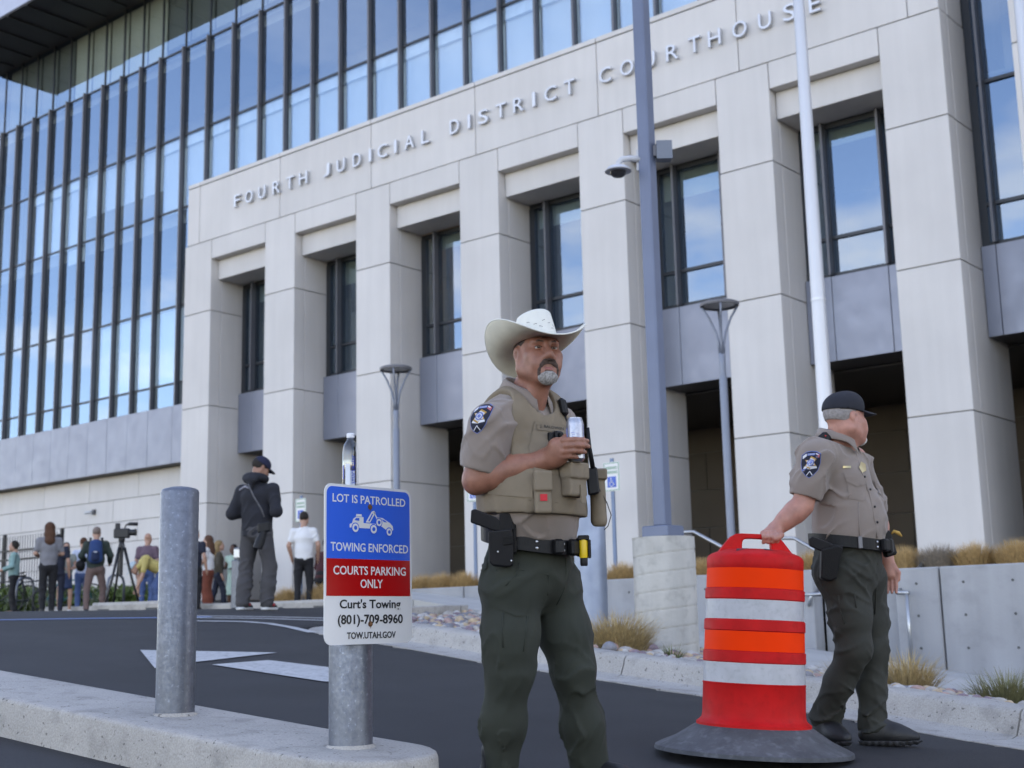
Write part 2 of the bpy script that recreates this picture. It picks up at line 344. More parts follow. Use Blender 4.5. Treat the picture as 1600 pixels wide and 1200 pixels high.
# roof with deep overhang, and the mass of the building behind
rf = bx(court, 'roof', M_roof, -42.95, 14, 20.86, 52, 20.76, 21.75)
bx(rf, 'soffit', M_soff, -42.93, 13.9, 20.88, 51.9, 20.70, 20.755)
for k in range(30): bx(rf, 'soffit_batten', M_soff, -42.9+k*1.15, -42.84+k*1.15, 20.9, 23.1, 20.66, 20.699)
bx(court, 'sun_block_roof', M_roof, -47.2, -42.96, 23.25, 52, 20.70, 20.95)  # unseen cover, added to keep the sun out of the left end rooms
bx(court, 'rear_block', M_precast, -46.6, 13.8, 27.0, 51.8, Z0, 20.69)
bx(court, 'side_block', M_precast, -6.2, 13.8, 21.9, 26.99, Z0, 20.69)
bx(court, 'end_block', M_precast, -47.2, -46.7, 23.25, 26.99, Z0, 20.69)
# small security camera on the lower wall
sx = onY(146, 801, 23.45)
wc = thing('security_camera', 'small grey security camera on the pale lower wall at left', 'camera', loc=tuple(sx))
MB().box(-.06, .06, -.02, .06, -.06, .10).build('bracket', M_fin, wc); MB().lathe([(.03, 0), (.045, .02), (.045, .22), (.03, .24)], (0, -.05, .02), 14, ax=(-.8, -.6, -.15)).build('housing', M_letter, wc, True, 40)
# ------------------------------------------------------------------ ground, kerbs, beds, terrace
M_asph = mat('asphalt', (.019, .019, .0215), .82, .13, .5, .45, 220, speck=.30, speck_s=150, rvar=.05, dirt=.16)
M_conc = mat('kerb_concrete', (.39, .365, .335), .88, .12, 2.2, .5, 70, speck=.12, speck_s=130, dirt=.26, pits=.55, pit_s=42)
M_conc2 = mat('wall_concrete', (.35, .352, .36), .8, .09, 1.4, .18, 40, streak=.10, dirt=.12)
M_walk = mat('pavement_concrete', (.43, .42, .40), .85, .08, 1.5, .2, 60, speck=.06)
M_soil = mat('bed_soil', (.10, .08, .065), .95, .25, 9, .6, 60)
M_paint = mat('road_paint', (.46, .46, .46), .75, .10, 6, .2, 200, speck=.16, dirt=.40)
M_bpaint = mat('blue_paint', (.16, .26, .50), .7, .1, 6, speck=.12, dirt=.2)
M_galv = mat('galvanised_steel', (.185, .205, .245), .45, .14, 30, .05, 60, metal=.7, rvar=.1, streak=.30, dirt=.15, pits=-.35, pit_s=60)
M_dark = mat('tie_hole', (.10, .10, .10), .9)
M_steel = mat('rail_steel', (.45, .46, .47), .35, .05, metal=.9)
M_pole = mat('pole_paint', (.13, .16, .235), .45, .06, 3, metal=.25)
M_green = mat('shrub_leaf', (.10, .155, .035), .6, .3, 5)
KERB = [(-.2, 5.1), (-1.3, 6.1), (-2.39, 6.80), (-3.2, 7.13), (-3.9, 7.27), (-4.6, 7.39), (-5.5, 7.56), (-6.6, 7.72), (-7.8, 8.05), (-8.7, 8.22), (-9.2, 8.36), (-9.55, 8.62), (-9.72, 9.05), (-9.74, 9.8), (-9.74, 10.6)]
def kerb_y(x):
    K = sorted(KERB[:12])
    return float(np.interp(x, [k[0] for k in K], [k[1] for k in K]))
xs = np.unique(np.concatenate([[-600, -300, -150, -100, -70], np.arange(-55, 6, .3), [8, 12, 20, 40, 80, 200, 600]]))
ys = np.unique(np.concatenate([[-600, -300, -150, -80, -40, -25, -15], np.arange(-8, 25, .3), [30, 50, 100, 300, 600]]))
def road_z(x, y):
    z = g(x, y)
    if x > -9.5 and y > kerb_y(max(x, -9.2))+.2: z = min(z, .0)-.9
    elif y > 17.3 and x > -27: z -= .5
    return z
V = [(x, y, road_z(x, y)) for y in ys for x in xs]; nx = len(xs)
F = [(j*nx+i, j*nx+i+1, (j+1)*nx+i+1, (j+1)*nx+i) for j in range(len(ys)-1) for i in range(nx-1)]
tag(mobj('road', V, F, M_asph, None, True), 'dark asphalt drive climbing to the parking area', None, None, 'structure')
def strip(name, pts, wid, m, dz=.006, label=None, n=40):
    pts = [np.array(p[:2]) for p in pts]; L = [0]
    for a, b in zip(pts, pts[1:]): L.append(L[-1]+np.linalg.norm(b-a))
    t = np.linspace(0, L[-1], n); X = np.interp(t, L, [p[0] for p in pts]); Y = np.interp(t, L, [p[1] for p in pts]); v = []; f = []
    for i in range(n):
        dx = X[min(i+1, n-1)]-X[max(i-1, 0)]; dy = Y[min(i+1, n-1)]-Y[max(i-1, 0)]; l = math.hypot(dx, dy)+1e-9
        for s in (-1, 1): x, y = X[i]-s*dy/l*wid/2, Y[i]+s*dx/l*wid/2; v.append((x, y, g(x, y)+dz))
    f = [(2*i, 2*i+1, 2*i+3, 2*i+2) for i in range(n-1)]
    o = mobj(name, v, f, m, None, True); return tag(o, label, None, None, 'structure')
def flat_poly(name, pix, m, dz, label):                      # painted shape given by its corners, laid on the ground
    me = bmesh.new(); vs = [me.verts.new(tuple(gi(x, y))) for x, y in pix]; fc = me.faces.new(vs)
    bmesh.ops.triangulate(me, faces=[fc]); bmesh.ops.subdivide_edges(me, edges=me.edges[:], cuts=5, use_grid_fill=True); bmesh.ops.triangulate(me, faces=me.faces[:])
    for v in me.verts: v.co.z = g(v.co.x, v.co.y)+dz
    md = bpy.data.meshes.new(name); me.to_mesh(md); me.free(); md.materials.append(m); o = bpy.data.objects.new(name, md); link(o)
    up = sum(p.normal.z for p in md.polygons)
    if up < 0: md.flip_normals()
    return tag(o, label, None, None, 'structure')
flat_poly('road_marking', [(219, 1017), (433, 1021), (305, 1036), (242, 1046)], M_paint, .007, 'white arrow head painted on the drive')
flat_poly('road_marking', [(331, 1040), (420, 1033), (512, 1044), (556, 1052), (548, 1069), (503, 1066)], M_paint, .007, 'white arrow shaft painted on the drive')
strip('road_marking', [gi(x, y) for x, y in ((306, 971), (380, 972), (420, 975), (455, 981), (488, 989))], .10, M_paint, label='white curved line painted before the sign')
strip('road_marking', [gi(x, y) for x, y in ((300, 966), (400, 967), (470, 969), (560, 972))], .10, M_paint, label='white line painted near the parking stalls')
strip('road_marking', [gi(x, y) for x, y in ((-200, 976), (0, 969.5), (120, 967.5), (240, 966), (330, 964.5))], .10, M_bpaint, label='blue painted line across the top of the drive')
strip('road_marking', [gi(x, y) for x, y in ((300, 963), (420, 964.5), (520, 967))], .10, M_paint, label='thin white line behind the curved line')
def rkerb(pts, prof, seg=3.0, name='kerb', m=None, label=None, zf=None):
    pts = [np.array(p, float) for p in pts]; L = [0]
    for a, b in zip(pts, pts[1:]): L.append(L[-1]+np.linalg.norm(b-a))
    t = np.arange(0, L[-1]+.001, .12); C_ = np.array([[np.interp(q, L, [p[k] for p in pts]) for k in (0, 1)] for q in t])
    for _ in range(3): C_[1:-1] = (C_[:-2]+2*C_[1:-1]+C_[2:])/4
    T = np.gradient(C_, axis=0); T /= np.linalg.norm(T, axis=1)[:, None]; N = np.stack([T[:, 1], -T[:, 0]], 1)   # to the right of travel
    root = tag(bpy.data.objects.new(name, None), label, None, None, 'structure'); link(root)
    k = 0; step = int(seg/.12)
    while k < len(t)-1:
        e = min(k+step, len(t)-1); v = []; f = []; idx = list(range(k, e+1)); n = len(prof)
        for q, i in enumerate(idx):
            sh = .006 if q == 0 else (-.006 if q == len(idx)-1 else 0)
            for (u, z) in prof:
                p = C_[i]+N[i]*u+T[i]*sh; jz = .004*math.sin(i*1.7+u*9)*(z > .05); v.append((p[0], p[1], (zf or g)(C_[i][0], C_[i][1])+z+jz))
        for a in range(len(idx)-1):
            for b in range(n-1): f.append((a*n+b, a*n+b+1, a*n+n+b+1, a*n+n+b))
        f.append(tuple(range(n))); f.append(tuple(range((len(idx)-1)*n+n-1, (len(idx)-1)*n-1, -1)))
        o = mobj('kerb_segment', v, f, m or M_conc, root, True); o.data.set_sharp_from_angle(angle=R_(40)); bm = bmesh.new(); bm.from_mesh(o.data); bmesh.ops.recalc_face_normals(bm, faces=bm.faces[:]); bm.to_mesh(o.data); bm.free()
        k = e
    return root
KP = [(-.10, -.2), (-.10, .006), (.18, .002), (.215, .015), (.245, .09), (.255, .125), (.272, .143), (.30, .149), (.44, .15), (.455, .14), (.46, -.3)]
rkerb(KERB, KP, label='rounded pale concrete kerb along the far side of the drive')
# planted bed between kerb and pavement
def walk_z(x, y): return .087+.148*(-4.27-x)-.04*(y-10.6) if x > -11.5 else .087+.148*7.23-.04*(y-10.6)
def bed_z(x, y):
    k = kerb_y(max(x, -9.6))+.4; t = min(max((y-k)/max(10.6-k, .1), 0), 1)
    return (g(x, k)+.10)*(1-t)+(walk_z(x, 10.6)-.07)*t + .02*math.sin(x*5)*math.sin(y*4)
bxs = np.arange(-9.6, .3, .15); v = []; f = []
for i, x in enumerate(bxs):
    y0 = kerb_y(max(x, -9.5))+.38 if x > -9.2 else kerb_y(-9.2)+.45+(-9.2-x)*1.0
    for j in range(14): y = y0+(10.6-y0)*j/13; v.append((x, y, bed_z(x, y)))
f = [(i*14+j, i*14+14+j, i*14+15+j, i*14+1+j) for i in range(len(bxs)-1) for j in range(13)]
o = mobj('planting_bed', v, f, M_soil, None, True); tag(o, 'brown soil bed between kerb and pavement', None, None, 'structure')
# pavement along the retaining wall
pv = tag(bpy.data.objects.new('pavement', None), 'concrete pavement along the foot of the retaining wall', None, None, 'structure'); link(pv)
mobj('pavement_slab', [(q, y, walk_z(q, y)+dz) for dz in (-.25, 0) for q, y in ((-10.2, 10.6), (-10.2, 13.02), (-12.6, 13.02), (-11.5, 11.7))], [(3, 2, 1, 0)[::-1], (4, 5, 6, 7)[::-1], (0, 1, 5, 4)[::-1], (1, 2, 6, 5)[::-1], (2, 3, 7, 6)[::-1], (3, 0, 4, 7)[::-1]], M_walk, pv)
x = -10.19
while x < 3:
    v = [(q, y, walk_z(q, y)+dz) for dz in (-.25, 0) for q, y in ((x+.006, 10.6), (x+1.49, 10.6), (x+1.49, 13.02), (x+.006, 13.02))]
    mobj('pavement_slab', v, [(0, 3, 2, 1), (4, 5, 6, 7), (0, 1, 5, 4), (1, 2, 6, 5), (2, 3, 7, 6), (3, 0, 4, 7)], M_walk, pv); x += 1.5
# terrace, retaining wall, stair
ter = mobj('terrace', [(-12.6, 13.2, 1.12), (-6.66, 13.2, 1.12), (-6.66, 17.4, 1.14), (-12.6, 17.4, 1.14), (-5.7, 13.2, 1.12), (9, 13.2, 1.12), (9, 17.4, 1.14), (-5.7, 17.4, 1.14), (-28, 17.4, 1.16), (9, 17.41, 1.14), (9, 26, 1.2), (-28, 26, 1.2), (-5.7, 16.0, 1.13), (-6.66, 16.0, 1.13)], [(0, 1, 2, 3), (4, 5, 6, 7), (8, 9, 10, 11), (13, 12, 7, 2)], M_soil)
tag(ter, 'planted terrace behind the retaining wall', None, None, 'structure')
wall = thing('retaining_wall', 'grey board-marked concrete retaining wall with round tie holes beside steps', 'wall')
def wall_run(a, b, zt, joints):
    xs_ = [a]+joints+[b]
    for p, q in zip(xs_, xs_[1:]):
        pn = MB().box(p+.009, q-.009, 13.0, 13.22, -.4, zt, .012).build('panel', M_conc2, wall)
        n = max(1, int(round((q-p)/.48)))
        for i in range(n):
            for z in (zt-.16, zt-.48, zt-.80):
                xx = p+(i+.5)*(q-p)/n
                if z > walk_z(xx, 13)+.06: MB().lathe([(.014, 0), (.014, .004)], (xx, 13.0, z), 10, ax=(0, -1, 0)).build('tie_hole', M_dark, pn)
wall_run(-5.72, 4.5, 1.145, [-5.24, -3.3, -1.4, .5, 2.5]); wall_run(-12.6, -6.62, 1.175, [-11.6, -10.2, -8.75])
for xx in (-6.62, -5.72-.2): MB().box(xx, xx+.2, 13.23, 15.9, -.3, 1.14, .01).build('cheek_wall', M_conc2, wall)
st = thing('stair', 'concrete steps between two cheek walls behind the officer in cap', 'stairs')
for k in range(5): z = .32+k*.165; MB().box(-6.41, -5.93, 13.3+k*.32, 16.0, z-.165-(.4 if k == 0 else 0), z, .01).build('step', M_walk, st)
def rail(name, pts, label, posts=()):
    t = thing(name, label, 'handrail', 'steel handrails by the terrace'); MB().tube(pts, .021, 10).build('rail', M_steel, t, True)
    for a, b in posts: MB().tube([a, b], .019, 8).build('post', M_steel, t, True)
    return t
a = onY(1420, 926, 12.9); b = onY(1402, 926, 12.9)
rail('handrail', [a, b, b+np.array((-.02, .25, .08)), b+np.array((-.02, .9, .38))], 'steel handrail end with tall post beside the hanging hand of the officer in cap', [(onY(1417, 928, 12.9), onY(1425, 1038, 12.9))])
a = onY(1252, 929, 12.9); b = onY(1281, 929, 12.9)
rail('handrail', [a, b, b+np.array((-.12, .3, .10)), b+np.array((-.2, .9, .38))], 'short steel handrail end showing between the barrel and the officer in cap', [(onY(1268, 931, 12.9), onY(1264, 946, 12.98))])
rail('handrail', [P(1062, 832, 16), P(1084, 831, 16), P(1135, 858, 15.4), P(1160, 872, 15.2)], 'slanting steel handrail beside the round concrete pole base', [(P(1150, 867, 15.3), P(1150, 900, 15.3))])
rail('handrail', [P(1215, 841, 16), P(1241, 841, 16), P(1275, 860, 15.6), P(1310, 880, 15.3)], 'slanting steel handrail behind the barrel handle and hand', [(P(1290, 869, 15.4), P(1290, 905, 15.4))])
# kerb and wheel stops of the parking stalls
pk = [(-28, 16.9), (-20, 16.9), (-13.2, 16.9), (-12.7, 16.5), (-12.6, 13.2)]
rkerb(pk[::-1], [(0, -.2), (0, .10), (.02, .14), (.05, .15), (.25, .15), (.26, -.2)], 3.0, 'kerb', M_conc, 'straight pale kerb in front of the pillars')
def wheel_stop(a, b, label):
    a = np.array(a); b = np.array(b); d = b-a; L = np.linalg.norm(d[:2]); c = (a+b)/2; ang = math.atan2(d[1], d[0])
    t = thing('wheel_stop', label, 'wheel stop', 'concrete wheel stops in the parking area', (c[0], c[1], g(c[0], c[1]))); t.rotation_euler.z = ang; mb = MB(); h = L/2
    pr = [(-.08, .0), (-.075, .09), (-.05, .13), (.05, .13), (.075, .09), (.08, .0)]
    n = len(pr); v = [(x, p[0]*k, p[1]) for x, k in ((-h, .85), (-h+.06, 1), (h-.06, 1), (h, .85)) for p in pr]; f = [tuple(range(n)), tuple(range(4*n-1, 3*n-1, -1))]
    for q in range(3):
        for i in range(n): j = (i+1) % n; f.append((q*n+i, q*n+n+i, q*n+n+j, q*n+j))
    mb.add(v, f); mb.build('stop', M_conc, t)
    for s in (-.55, .55): MB().box(s*L-.12+.0, s*L*.9+.12-s*.0, -.083, .083, 0, .03).build('drain_slot', M_dark, t) if False else MB().box(s*L*.6-.1, s*L*.6+.1, -.084, .084, 0, .035).build('drain_slot', M_dark, t)
def on_depth(x, y, d): p = P(x, y, d); return (p[0], p[1], 0)
wheel_stop(on_depth(148, 956, 19.5), on_depth(262, 956, 19.0), 'long pale wheel stop left of the plain bollard, below the tripod')
wheel_stop(on_depth(424, 951, 21.0), on_depth(520, 951, 20.3), 'pale wheel stop at the feet of the man in white shirt')
# ------------------------------------------------------------------ traffic island with bollards and sign
M_pipe = M_galv
isl = []
for x in np.arange(-14, -3.74, .25): isl.append((x, 3.33))
for a in np.linspace(-90, 90, 15): isl.append((-3.735+.285*math.cos(R_(a)), 3.61+.28*math.sin(R_(a))))
for x in np.arange(-3.74, -14.1, -.25): isl.append((x, 3.89))
n = len(isl); v = []; f = []
cen = np.array((-8, 3.61))
def inset(p, k):
    x, y = p; cx = min(x, -3.735); d = np.array((x-cx, y-3.61)); L = np.linalg.norm(d); return (cx+d[0]*(L-k)/L, 3.61+d[1]*(L-k)/L)
prof = [(-.012, -.3), (-.008, .0), (0, .06), (.003, .152), (.008, .164), (.018, .170), (.06, .173)]
for (k, z) in prof:
    for i, p in enumerate(isl):
        q = inset(p, k); wob = .003*math.sin(i*2.3+z*40) if .02 < z < .15 else 0; v.append((q[0], q[1]+wob, g(p[0], p[1])+z))
m_ = len(prof)
for k in range(m_-1):
    for i in range(n-1): f.append((k*n+i, k*n+i+1, k*n+n+i+1, k*n+n+i))
# top: bridge front edge to back edge
h = n//2
for i in range(h):
    a, b = (m_-1)*n+i, (m_-1)*n+n-1-i
    if i+1 < h: f.append((a, a+1, b-1, b))
    else: f.append((a, a+1, b) if b-a == 2 else (a, b, a))
f = [q for q in f if len(set(q)) == len(q)]
o = mobj('traffic_island', v, f, M_conc, None, True); o.data.set_sharp_from_angle(angle=R_(50)); tag(o, 'low pale concrete traffic island with rounded end in the foreground', 'traffic island', None, 'thing')
def bollard(x, y, zt, r, label, name='bollard'):
    zb = g(x, y)+.168; t = thing(name, label, 'bollard', 'galvanised pipe bollards on the island', (x, y, zb)); H = zt-zb
    MB().lathe([(r, -.02), (r, H-.012), (r-.004, H-.002), (r-.012, H+.004), (r*.5, H+.012), (.002, H+.014)], (0, 0, 0), 40).build('pipe', M_pipe, t, True, 40)
    MB().lathe([(r+.016, -.004), (r+.014, .004), (r+.002, .012)], (0, 0, 0), 32, cap=False).build('grout_ring', M_conc, t, True)
    return t
bollard(-4.936, 3.63, 1.287, .0845, 'plain galvanised steel bollard left of the towing sign')
bollard(-3.835, 3.636, 1.165, .0845, 'galvanised steel bollard carrying the towing sign')
# towing sign
M_sblue = mat('sign_blue', (.008, .12, .66), .3, .03, 3, spec=.35); M_sred = mat('sign_red', (.46, .002, .003), .3, .03, 3, spec=.35)
M_swhite = mat('sign_white', (.72, .72, .72), .3, .04, 3); M_sblack = mat('sign_black', (.012, .012, .014), .35); M_alu = mat('aluminium', (.55, .56, .58), .4, metal=.9)
M_rust = mat('rust', (.16, .07, .03), .8, .3, 60)
SX, SY0, SZ0, SW, SH = -3.735, 3.403, .596, .470, .606
def sp(u, v_, k=0.0): return np.array((SX+k, SY0+u*SW, SZ0+v_*SH))
def rrect(u0, u1, v0, v1, r, top=True, bot=True, n=6):
    pts = []; ru, rv = r/SW, r/SH
    for (cu, cv, a0, on) in ((u1-ru, v0+rv, -90, bot), (u1-ru, v1-rv, 0, top), (u0+ru, v1-rv, 90, top), (u0+ru, v0+rv, 180, bot)):
        if on:
            for a in np.linspace(a0, a0+90, n): pts.append((cu+ru*math.cos(R_(a)), cv+rv*math.sin(R_(a))))
        else:
            a = R_(a0+45); pts.append((cu+ru*(1 if math.cos(a) > 0 else -1), cv+rv*(1 if math.sin(a) > 0 else -1)))
    return pts
sign = thing('towing_sign', 'blue, red and white towing notice fixed to the right island bollard', 'sign', loc=(0, 0, 0))
def sheet(pts, k0, k1, m, name, par=sign): return MB().prism([sp(u, v_) for u, v_ in pts], (k0, 0, 0), (k1, 0, 0)).build(name, m, par)
sheet(rrect(0, 1, 0, 1, .035), 0, .003, M_swhite, 'plate')
sheet(rrect(.022, .978, .532, .983, .028, True, False), .0032, .0040, M_sblue, 'blue_field')
sheet(rrect(.022, .978, .300, .5315, .002, False, False), .0032, .0040, M_sred, 'red_field')
def stext(txt, u0, u1, v0, v1, m, off=.012): text_on('lettering', txt, sp(u0, v0, .0042), (0, 1, 0), (0, 0, 1), (1, 0, 0), (u1-u0)*SW, (v1-v0)*SH, m, sign, .0006, off)
stext('LOT IS PATROLLED', .085, .925, .885, .938, M_swhite); stext('TOWING ENFORCED', .065, .955, .578, .633, M_swhite)
stext('COURTS PARKING', .095, .925, .432, .487, M_swhite); stext('ONLY', .395, .650, .350, .405, M_swhite)
stext("Curt's Towing", .165, .860, .206, .280, M_sblack, .02); stext('(801)-709-8960', .145, .885, .108, .185, M_sblack, .02); stext('TOW.UTAH.GOV', .245, .800, .034, .076, M_sblack, .02)
def pic(pts, m=None, k=.0042): sheet(pts, k, k+.0006, m or M_swhite, 'pictogram')
def disc(u, v_, r, m=None, k=.0042, n=18): pic([(u+r/SW*math.cos(2*math.pi*i/n), v_+r/SH*math.sin(2*math.pi*i/n)) for i in range(n)], m, k)
TU = lambda x: .27+(x/230)*.51; TV = lambda y: .845-(y/115)*.145     # pictogram drawn on a 230 x 115 field
def tp(l): return [(TU(x), TV(y)) for x, y in l]
pic(tp([(2, 92), (2, 74), (14, 70), (20, 48), (34, 36), (72, 36), (72, 66), (138, 66), (140, 84), (128, 92)])[::-1]); pic(tp([(36, 22), (62, 22), (64, 34), (34, 34)])[::-1])
pic(tp([(26, 54), (34, 42), (50, 42), (50, 56)])[::-1], M_sblue, .0049)
pic(tp([(84, 62), (116, 4), (128, 0), (134, 10), (106, 62)])[::-1]); pic(tp([(96, 54), (117, 14), (121, 18), (103, 56)])[::-1], M_sblue, .0049)
pic(tp([(124, 8), (128, 6), (150, 44), (144, 48)])[::-1])
pic(tp([(138, 42), (146, 32), (172, 34), (194, 48), (212, 58), (226, 74), (228, 92), (220, 102), (196, 98), (150, 66), (140, 56)])[::-1])
pic(tp([(166, 40), (184, 46), (196, 56), (178, 54)])[::-1], M_sblue, .0049)
for (x, y, r) in ((30, 92, .0165), (124, 94, .0165), (152, 58, .0145), (206, 104, .0145)):
    disc(TU(x), TV(y), r+.004, M_sblue, .0050); disc(TU(x), TV(y), r, M_swhite, .0057); disc(TU(x), TV(y), r*.5, M_sblue, .0064)
for v_ in (.868, .125):
    c = sp(.505, v_, .004); MB().lathe([(.011, 0), (.011, .002), (.007, .002), (.007, .007), (.002, .008)], c, 12, ax=(1, 0, 0)).build('bolt', M_rust, sign)
    pic([(.503+.006*math.sin(k)*.3+s*.004*(1-abs(k)/5), v_-.012-.004*abs(k)) for s, ks in ((-1, (0, 1, 2, 3, 4)), (1, (4, 3, 2, 1, 0))) for k in ks], M_rust, .0066)
MB().box(SX-.03, SX-.002, 3.60, 3.67, .70, 1.12).build('bracket', M_alu, sign)
# water bottle on the bollard
bt = thing('water_bottle', 'clear plastic water bottle with blue label standing on the sign bollard', 'bottle', loc=(-3.842, 3.642, 1.180))
M_pet = glass_mat('clear_plastic', .06, (.99, .99, 1)); M_cap = mat('bottle_cap', (.75, .77, .82), .4); M_lab = mat('label_blue', (.02, .06, .42), .4)
M_haze = mat('label_frost', (.62, .66, .74), .4); M_water = glass_mat('water_fill', .03, (.98, .99, 1))
MB().lathe([(.028, 0), (.032, .006), (.0325, .165), (.031, .18), (.026, .20), (.017, .214), (.0135, .220), (.0135, .235)], (0, 0, 0), 28).build('bottle_body', M_pet, bt, True, 60)
MB().lathe([(.027, .004), (.0308, .009), (.0308, .135), (.001, .1355)], (0, 0, 0), 24).build('water', M_water, bt, True, 60)
MB().lathe([(.0155, .226), (.016, .228), (.016, .243), (.014, .245), (.001, .2455)], (0, 0, 0), 20).build('cap', M_cap, bt, True, 40)
def wrap(name, a0, a1, z0, z1, m, r=.0331, n=10):
    v = []; f = []
    for i in range(n+1):
        a = R_(a0+(a1-a0)*i/n)
        for z in (z0, z1): v.append((r*math.cos(a), r*math.sin(a), z))
    f = [(2*i, 2*i+2, 2*i+3, 2*i+1) for i in range(n)]; return mobj(name, v, f, m, bt, True)
ca = math.degrees(math.atan2(-3.642, 3.842))                  # towards the camera
wrap('label', ca-66, ca-52, .06, .115, M_lab); wrap('label', ca+6, ca+36, .012, .022, M_lab); wrap('label', ca-38, ca-2, .03, .12, M_haze); wrap('label', ca+150, ca+185, .03, .10, M_haze)
v, f = text_mesh('smartwater', 1.0); q = np.array(v); lo = q.min(0); hi = q.max(0); q = (q-lo)/np.maximum(hi-lo, 1e-6)
mobj('lettering', [(.0336*math.cos(R_(ca+34-30*p[1])), .0336*math.sin(R_(ca+34-30*p[1])), .04+.115*p[0]) for p in q], f, M_lab, bt)

# ------------------------------------------------------------------ traffic barrel
M_orange = mat('barrel_plastic', (.56, .010, .010), .55, .12, 9, .06, 20, spec=.15, rvar=.06, dirt=.12); M_fluo = mat('orange_sheeting', (.95, .040, .0), .6, .03, 8, spec=.12)
M_refl = mat('white_sheeting', (.43, .435, .46), .4, .08, 14, .05, 300, spec=.4, dirt=.14); M_rubber = mat('rubber_base', (.075, .078, .085), .8, .3, 7, .4, 70, streak=.2, dirt=-.6)
bp_ = gi(1178, 1183); bar = thing('traffic_barrel', 'orange and white striped traffic barrel tilted on a black rubber base', 'traffic barrel', loc=(bp_[0], bp_[1], g(bp_[0], bp_[1])+.032))
ax_t = Vector((AH[0], AH[1], 0)); bar.rotation_mode = 'AXIS_ANGLE'; bar.rotation_axis_angle = (R_(3.6), *ax_t)
MB().lathe([(.455, .0), (.452, .018), (.42, .034), (.36, .06), (.31, .092), (.27, .118), (.20, .122)], (0, 0, -.01), 64).build('base', M_rubber, bar, True, 50)
b0 = .10; BS = .895
bodyp = [(.256, 0), (.264, .004), (.264, .022), (.250, .034), (.240, .046), (.2365, .07), (.2355, .215), (.2385, .223), (.2340, .226), (.2325, .330), (.2370, .333), (.2367, .345), (.2362, .383), (.2310, .387), (.2292, .488), (.2340, .492), (.2333, .540), (.2280, .545), (.2262, .648), (.2310, .652), (.2304, .700), (.2250, .705), (.2235, .808), (.2250, .811), (.2255, .860), (.218, .874), (.203, .885), (.15, .908), (.001, .914)]
bodyp = [(r, z*BS) for r, z in bodyp]
MB().lathe([(r, z+b0) for r, z in bodyp], (0, 0, 0), 64).build('drum', M_orange, bar, True, 35)
for z0, z1, m, r0, r1 in ((.2275, .3285, M_refl, .2348, .2333), (.389, .4865, M_fluo, .2318, .2300), (.547, .6465, M_refl, .2288, .2270), (.7065, .8065, M_fluo, .2258, .2243)):
    MB().lathe([(r0, z0*BS+b0), (r1, z1*BS+b0)], (0, 0, 0), 64, cap=False).build('reflective_band', m, bar, True)
rl, al = RH, AH
def hp(a, z, k): return tuple(rl*a*(1.14)+al*k+UP*(z-.914*(1-BS)+b0))
outer = [(-.165, .878), (-.128, .935), (-.105, .968), (-.085, .982), (-.06, .986), (.06, .986), (.09, .980), (.115, .950), (.150, .900), (.165, .878)]
inner = [(-.055, .905), (-.058, .925), (-.056, .952), (-.045, .962), (-.02, .964), (.02, .964), (.05, .962), (.062, .950), (.064, .920), (.06, .905)]
v = []; f = []
for k in (-.032, .032):
    v += [hp(a, z, k*(1.25 if z < .9 else 1)) for a, z in outer]; v += [hp(a, z, k) for a, z in inner]
n = len(outer)
for s in (0, 2*n):
    for i in range(n-1): q = (s+i, s+i+1, s+n+i+1, s+n+i); f.append(q if s else q[::-1])
    f.append((s+n, s+2*n-1, s+n-1, s) if s == 0 else (s, s+n-1, s+2*n-1, s+n))
for i in range(n-1): f.append((i, i+1, 2*n+i+1, 2*n+i)); f.append((n+i+1, n+i, 3*n+i, 3*n+i+1))
hd = mobj('handle', v, f, M_orange, bar, True); hd.data.set_sharp_from_angle(angle=R_(50)); bm = bmesh.new(); bm.from_mesh(hd.data); bmesh.ops.recalc_face_normals(bm, faces=bm.faces[:]); bm.to_mesh(hd.data); bm.free()
md = hd.modifiers.new('bevel', 'BEVEL'); md.width = .007; md.segments = 2
# flecks of black scuffing on the shoulder, pressed onto the drum
drum = [o for o in bar.children if o.name.startswith('drum')][0]
def bvh_of(o): return BVHTree.FromPolygons([v.co.copy() for v in o.data.vertices], [tuple(p.vertices) for p in o.data.polygons])
tr_ = bvh_of(drum)
M_scuff = mat('black_scuff', (.03, .02, .03), .6)
for (a, k, sa, sk) in ((-.085, -.13, .030, .018), (-.03, -.10, .028, .012), (.05, -.12, .04, .006), (.03, -.155, .02, .008), (.0, -.14, .012, .010)):
    V_ = []
    for q in np.linspace(0, 2*math.pi, 12)[:-1]:
        w2 = 1+.35*math.sin(3*q+a*50); p = rl*(a+sa*math.cos(q)*w2)+al*(k+sk*math.sin(q)*w2); h_ = tr_.ray_cast(Vector((p[0], p[1], 2)), Vector((0, 0, -1)))
        if h_[0]: V_.append((h_[0].x, h_[0].y, h_[0].z+.0015))
    if len(V_) > 4: mobj('scuff_mark', V_, [tuple(range(len(V_)))], M_scuff, bar)

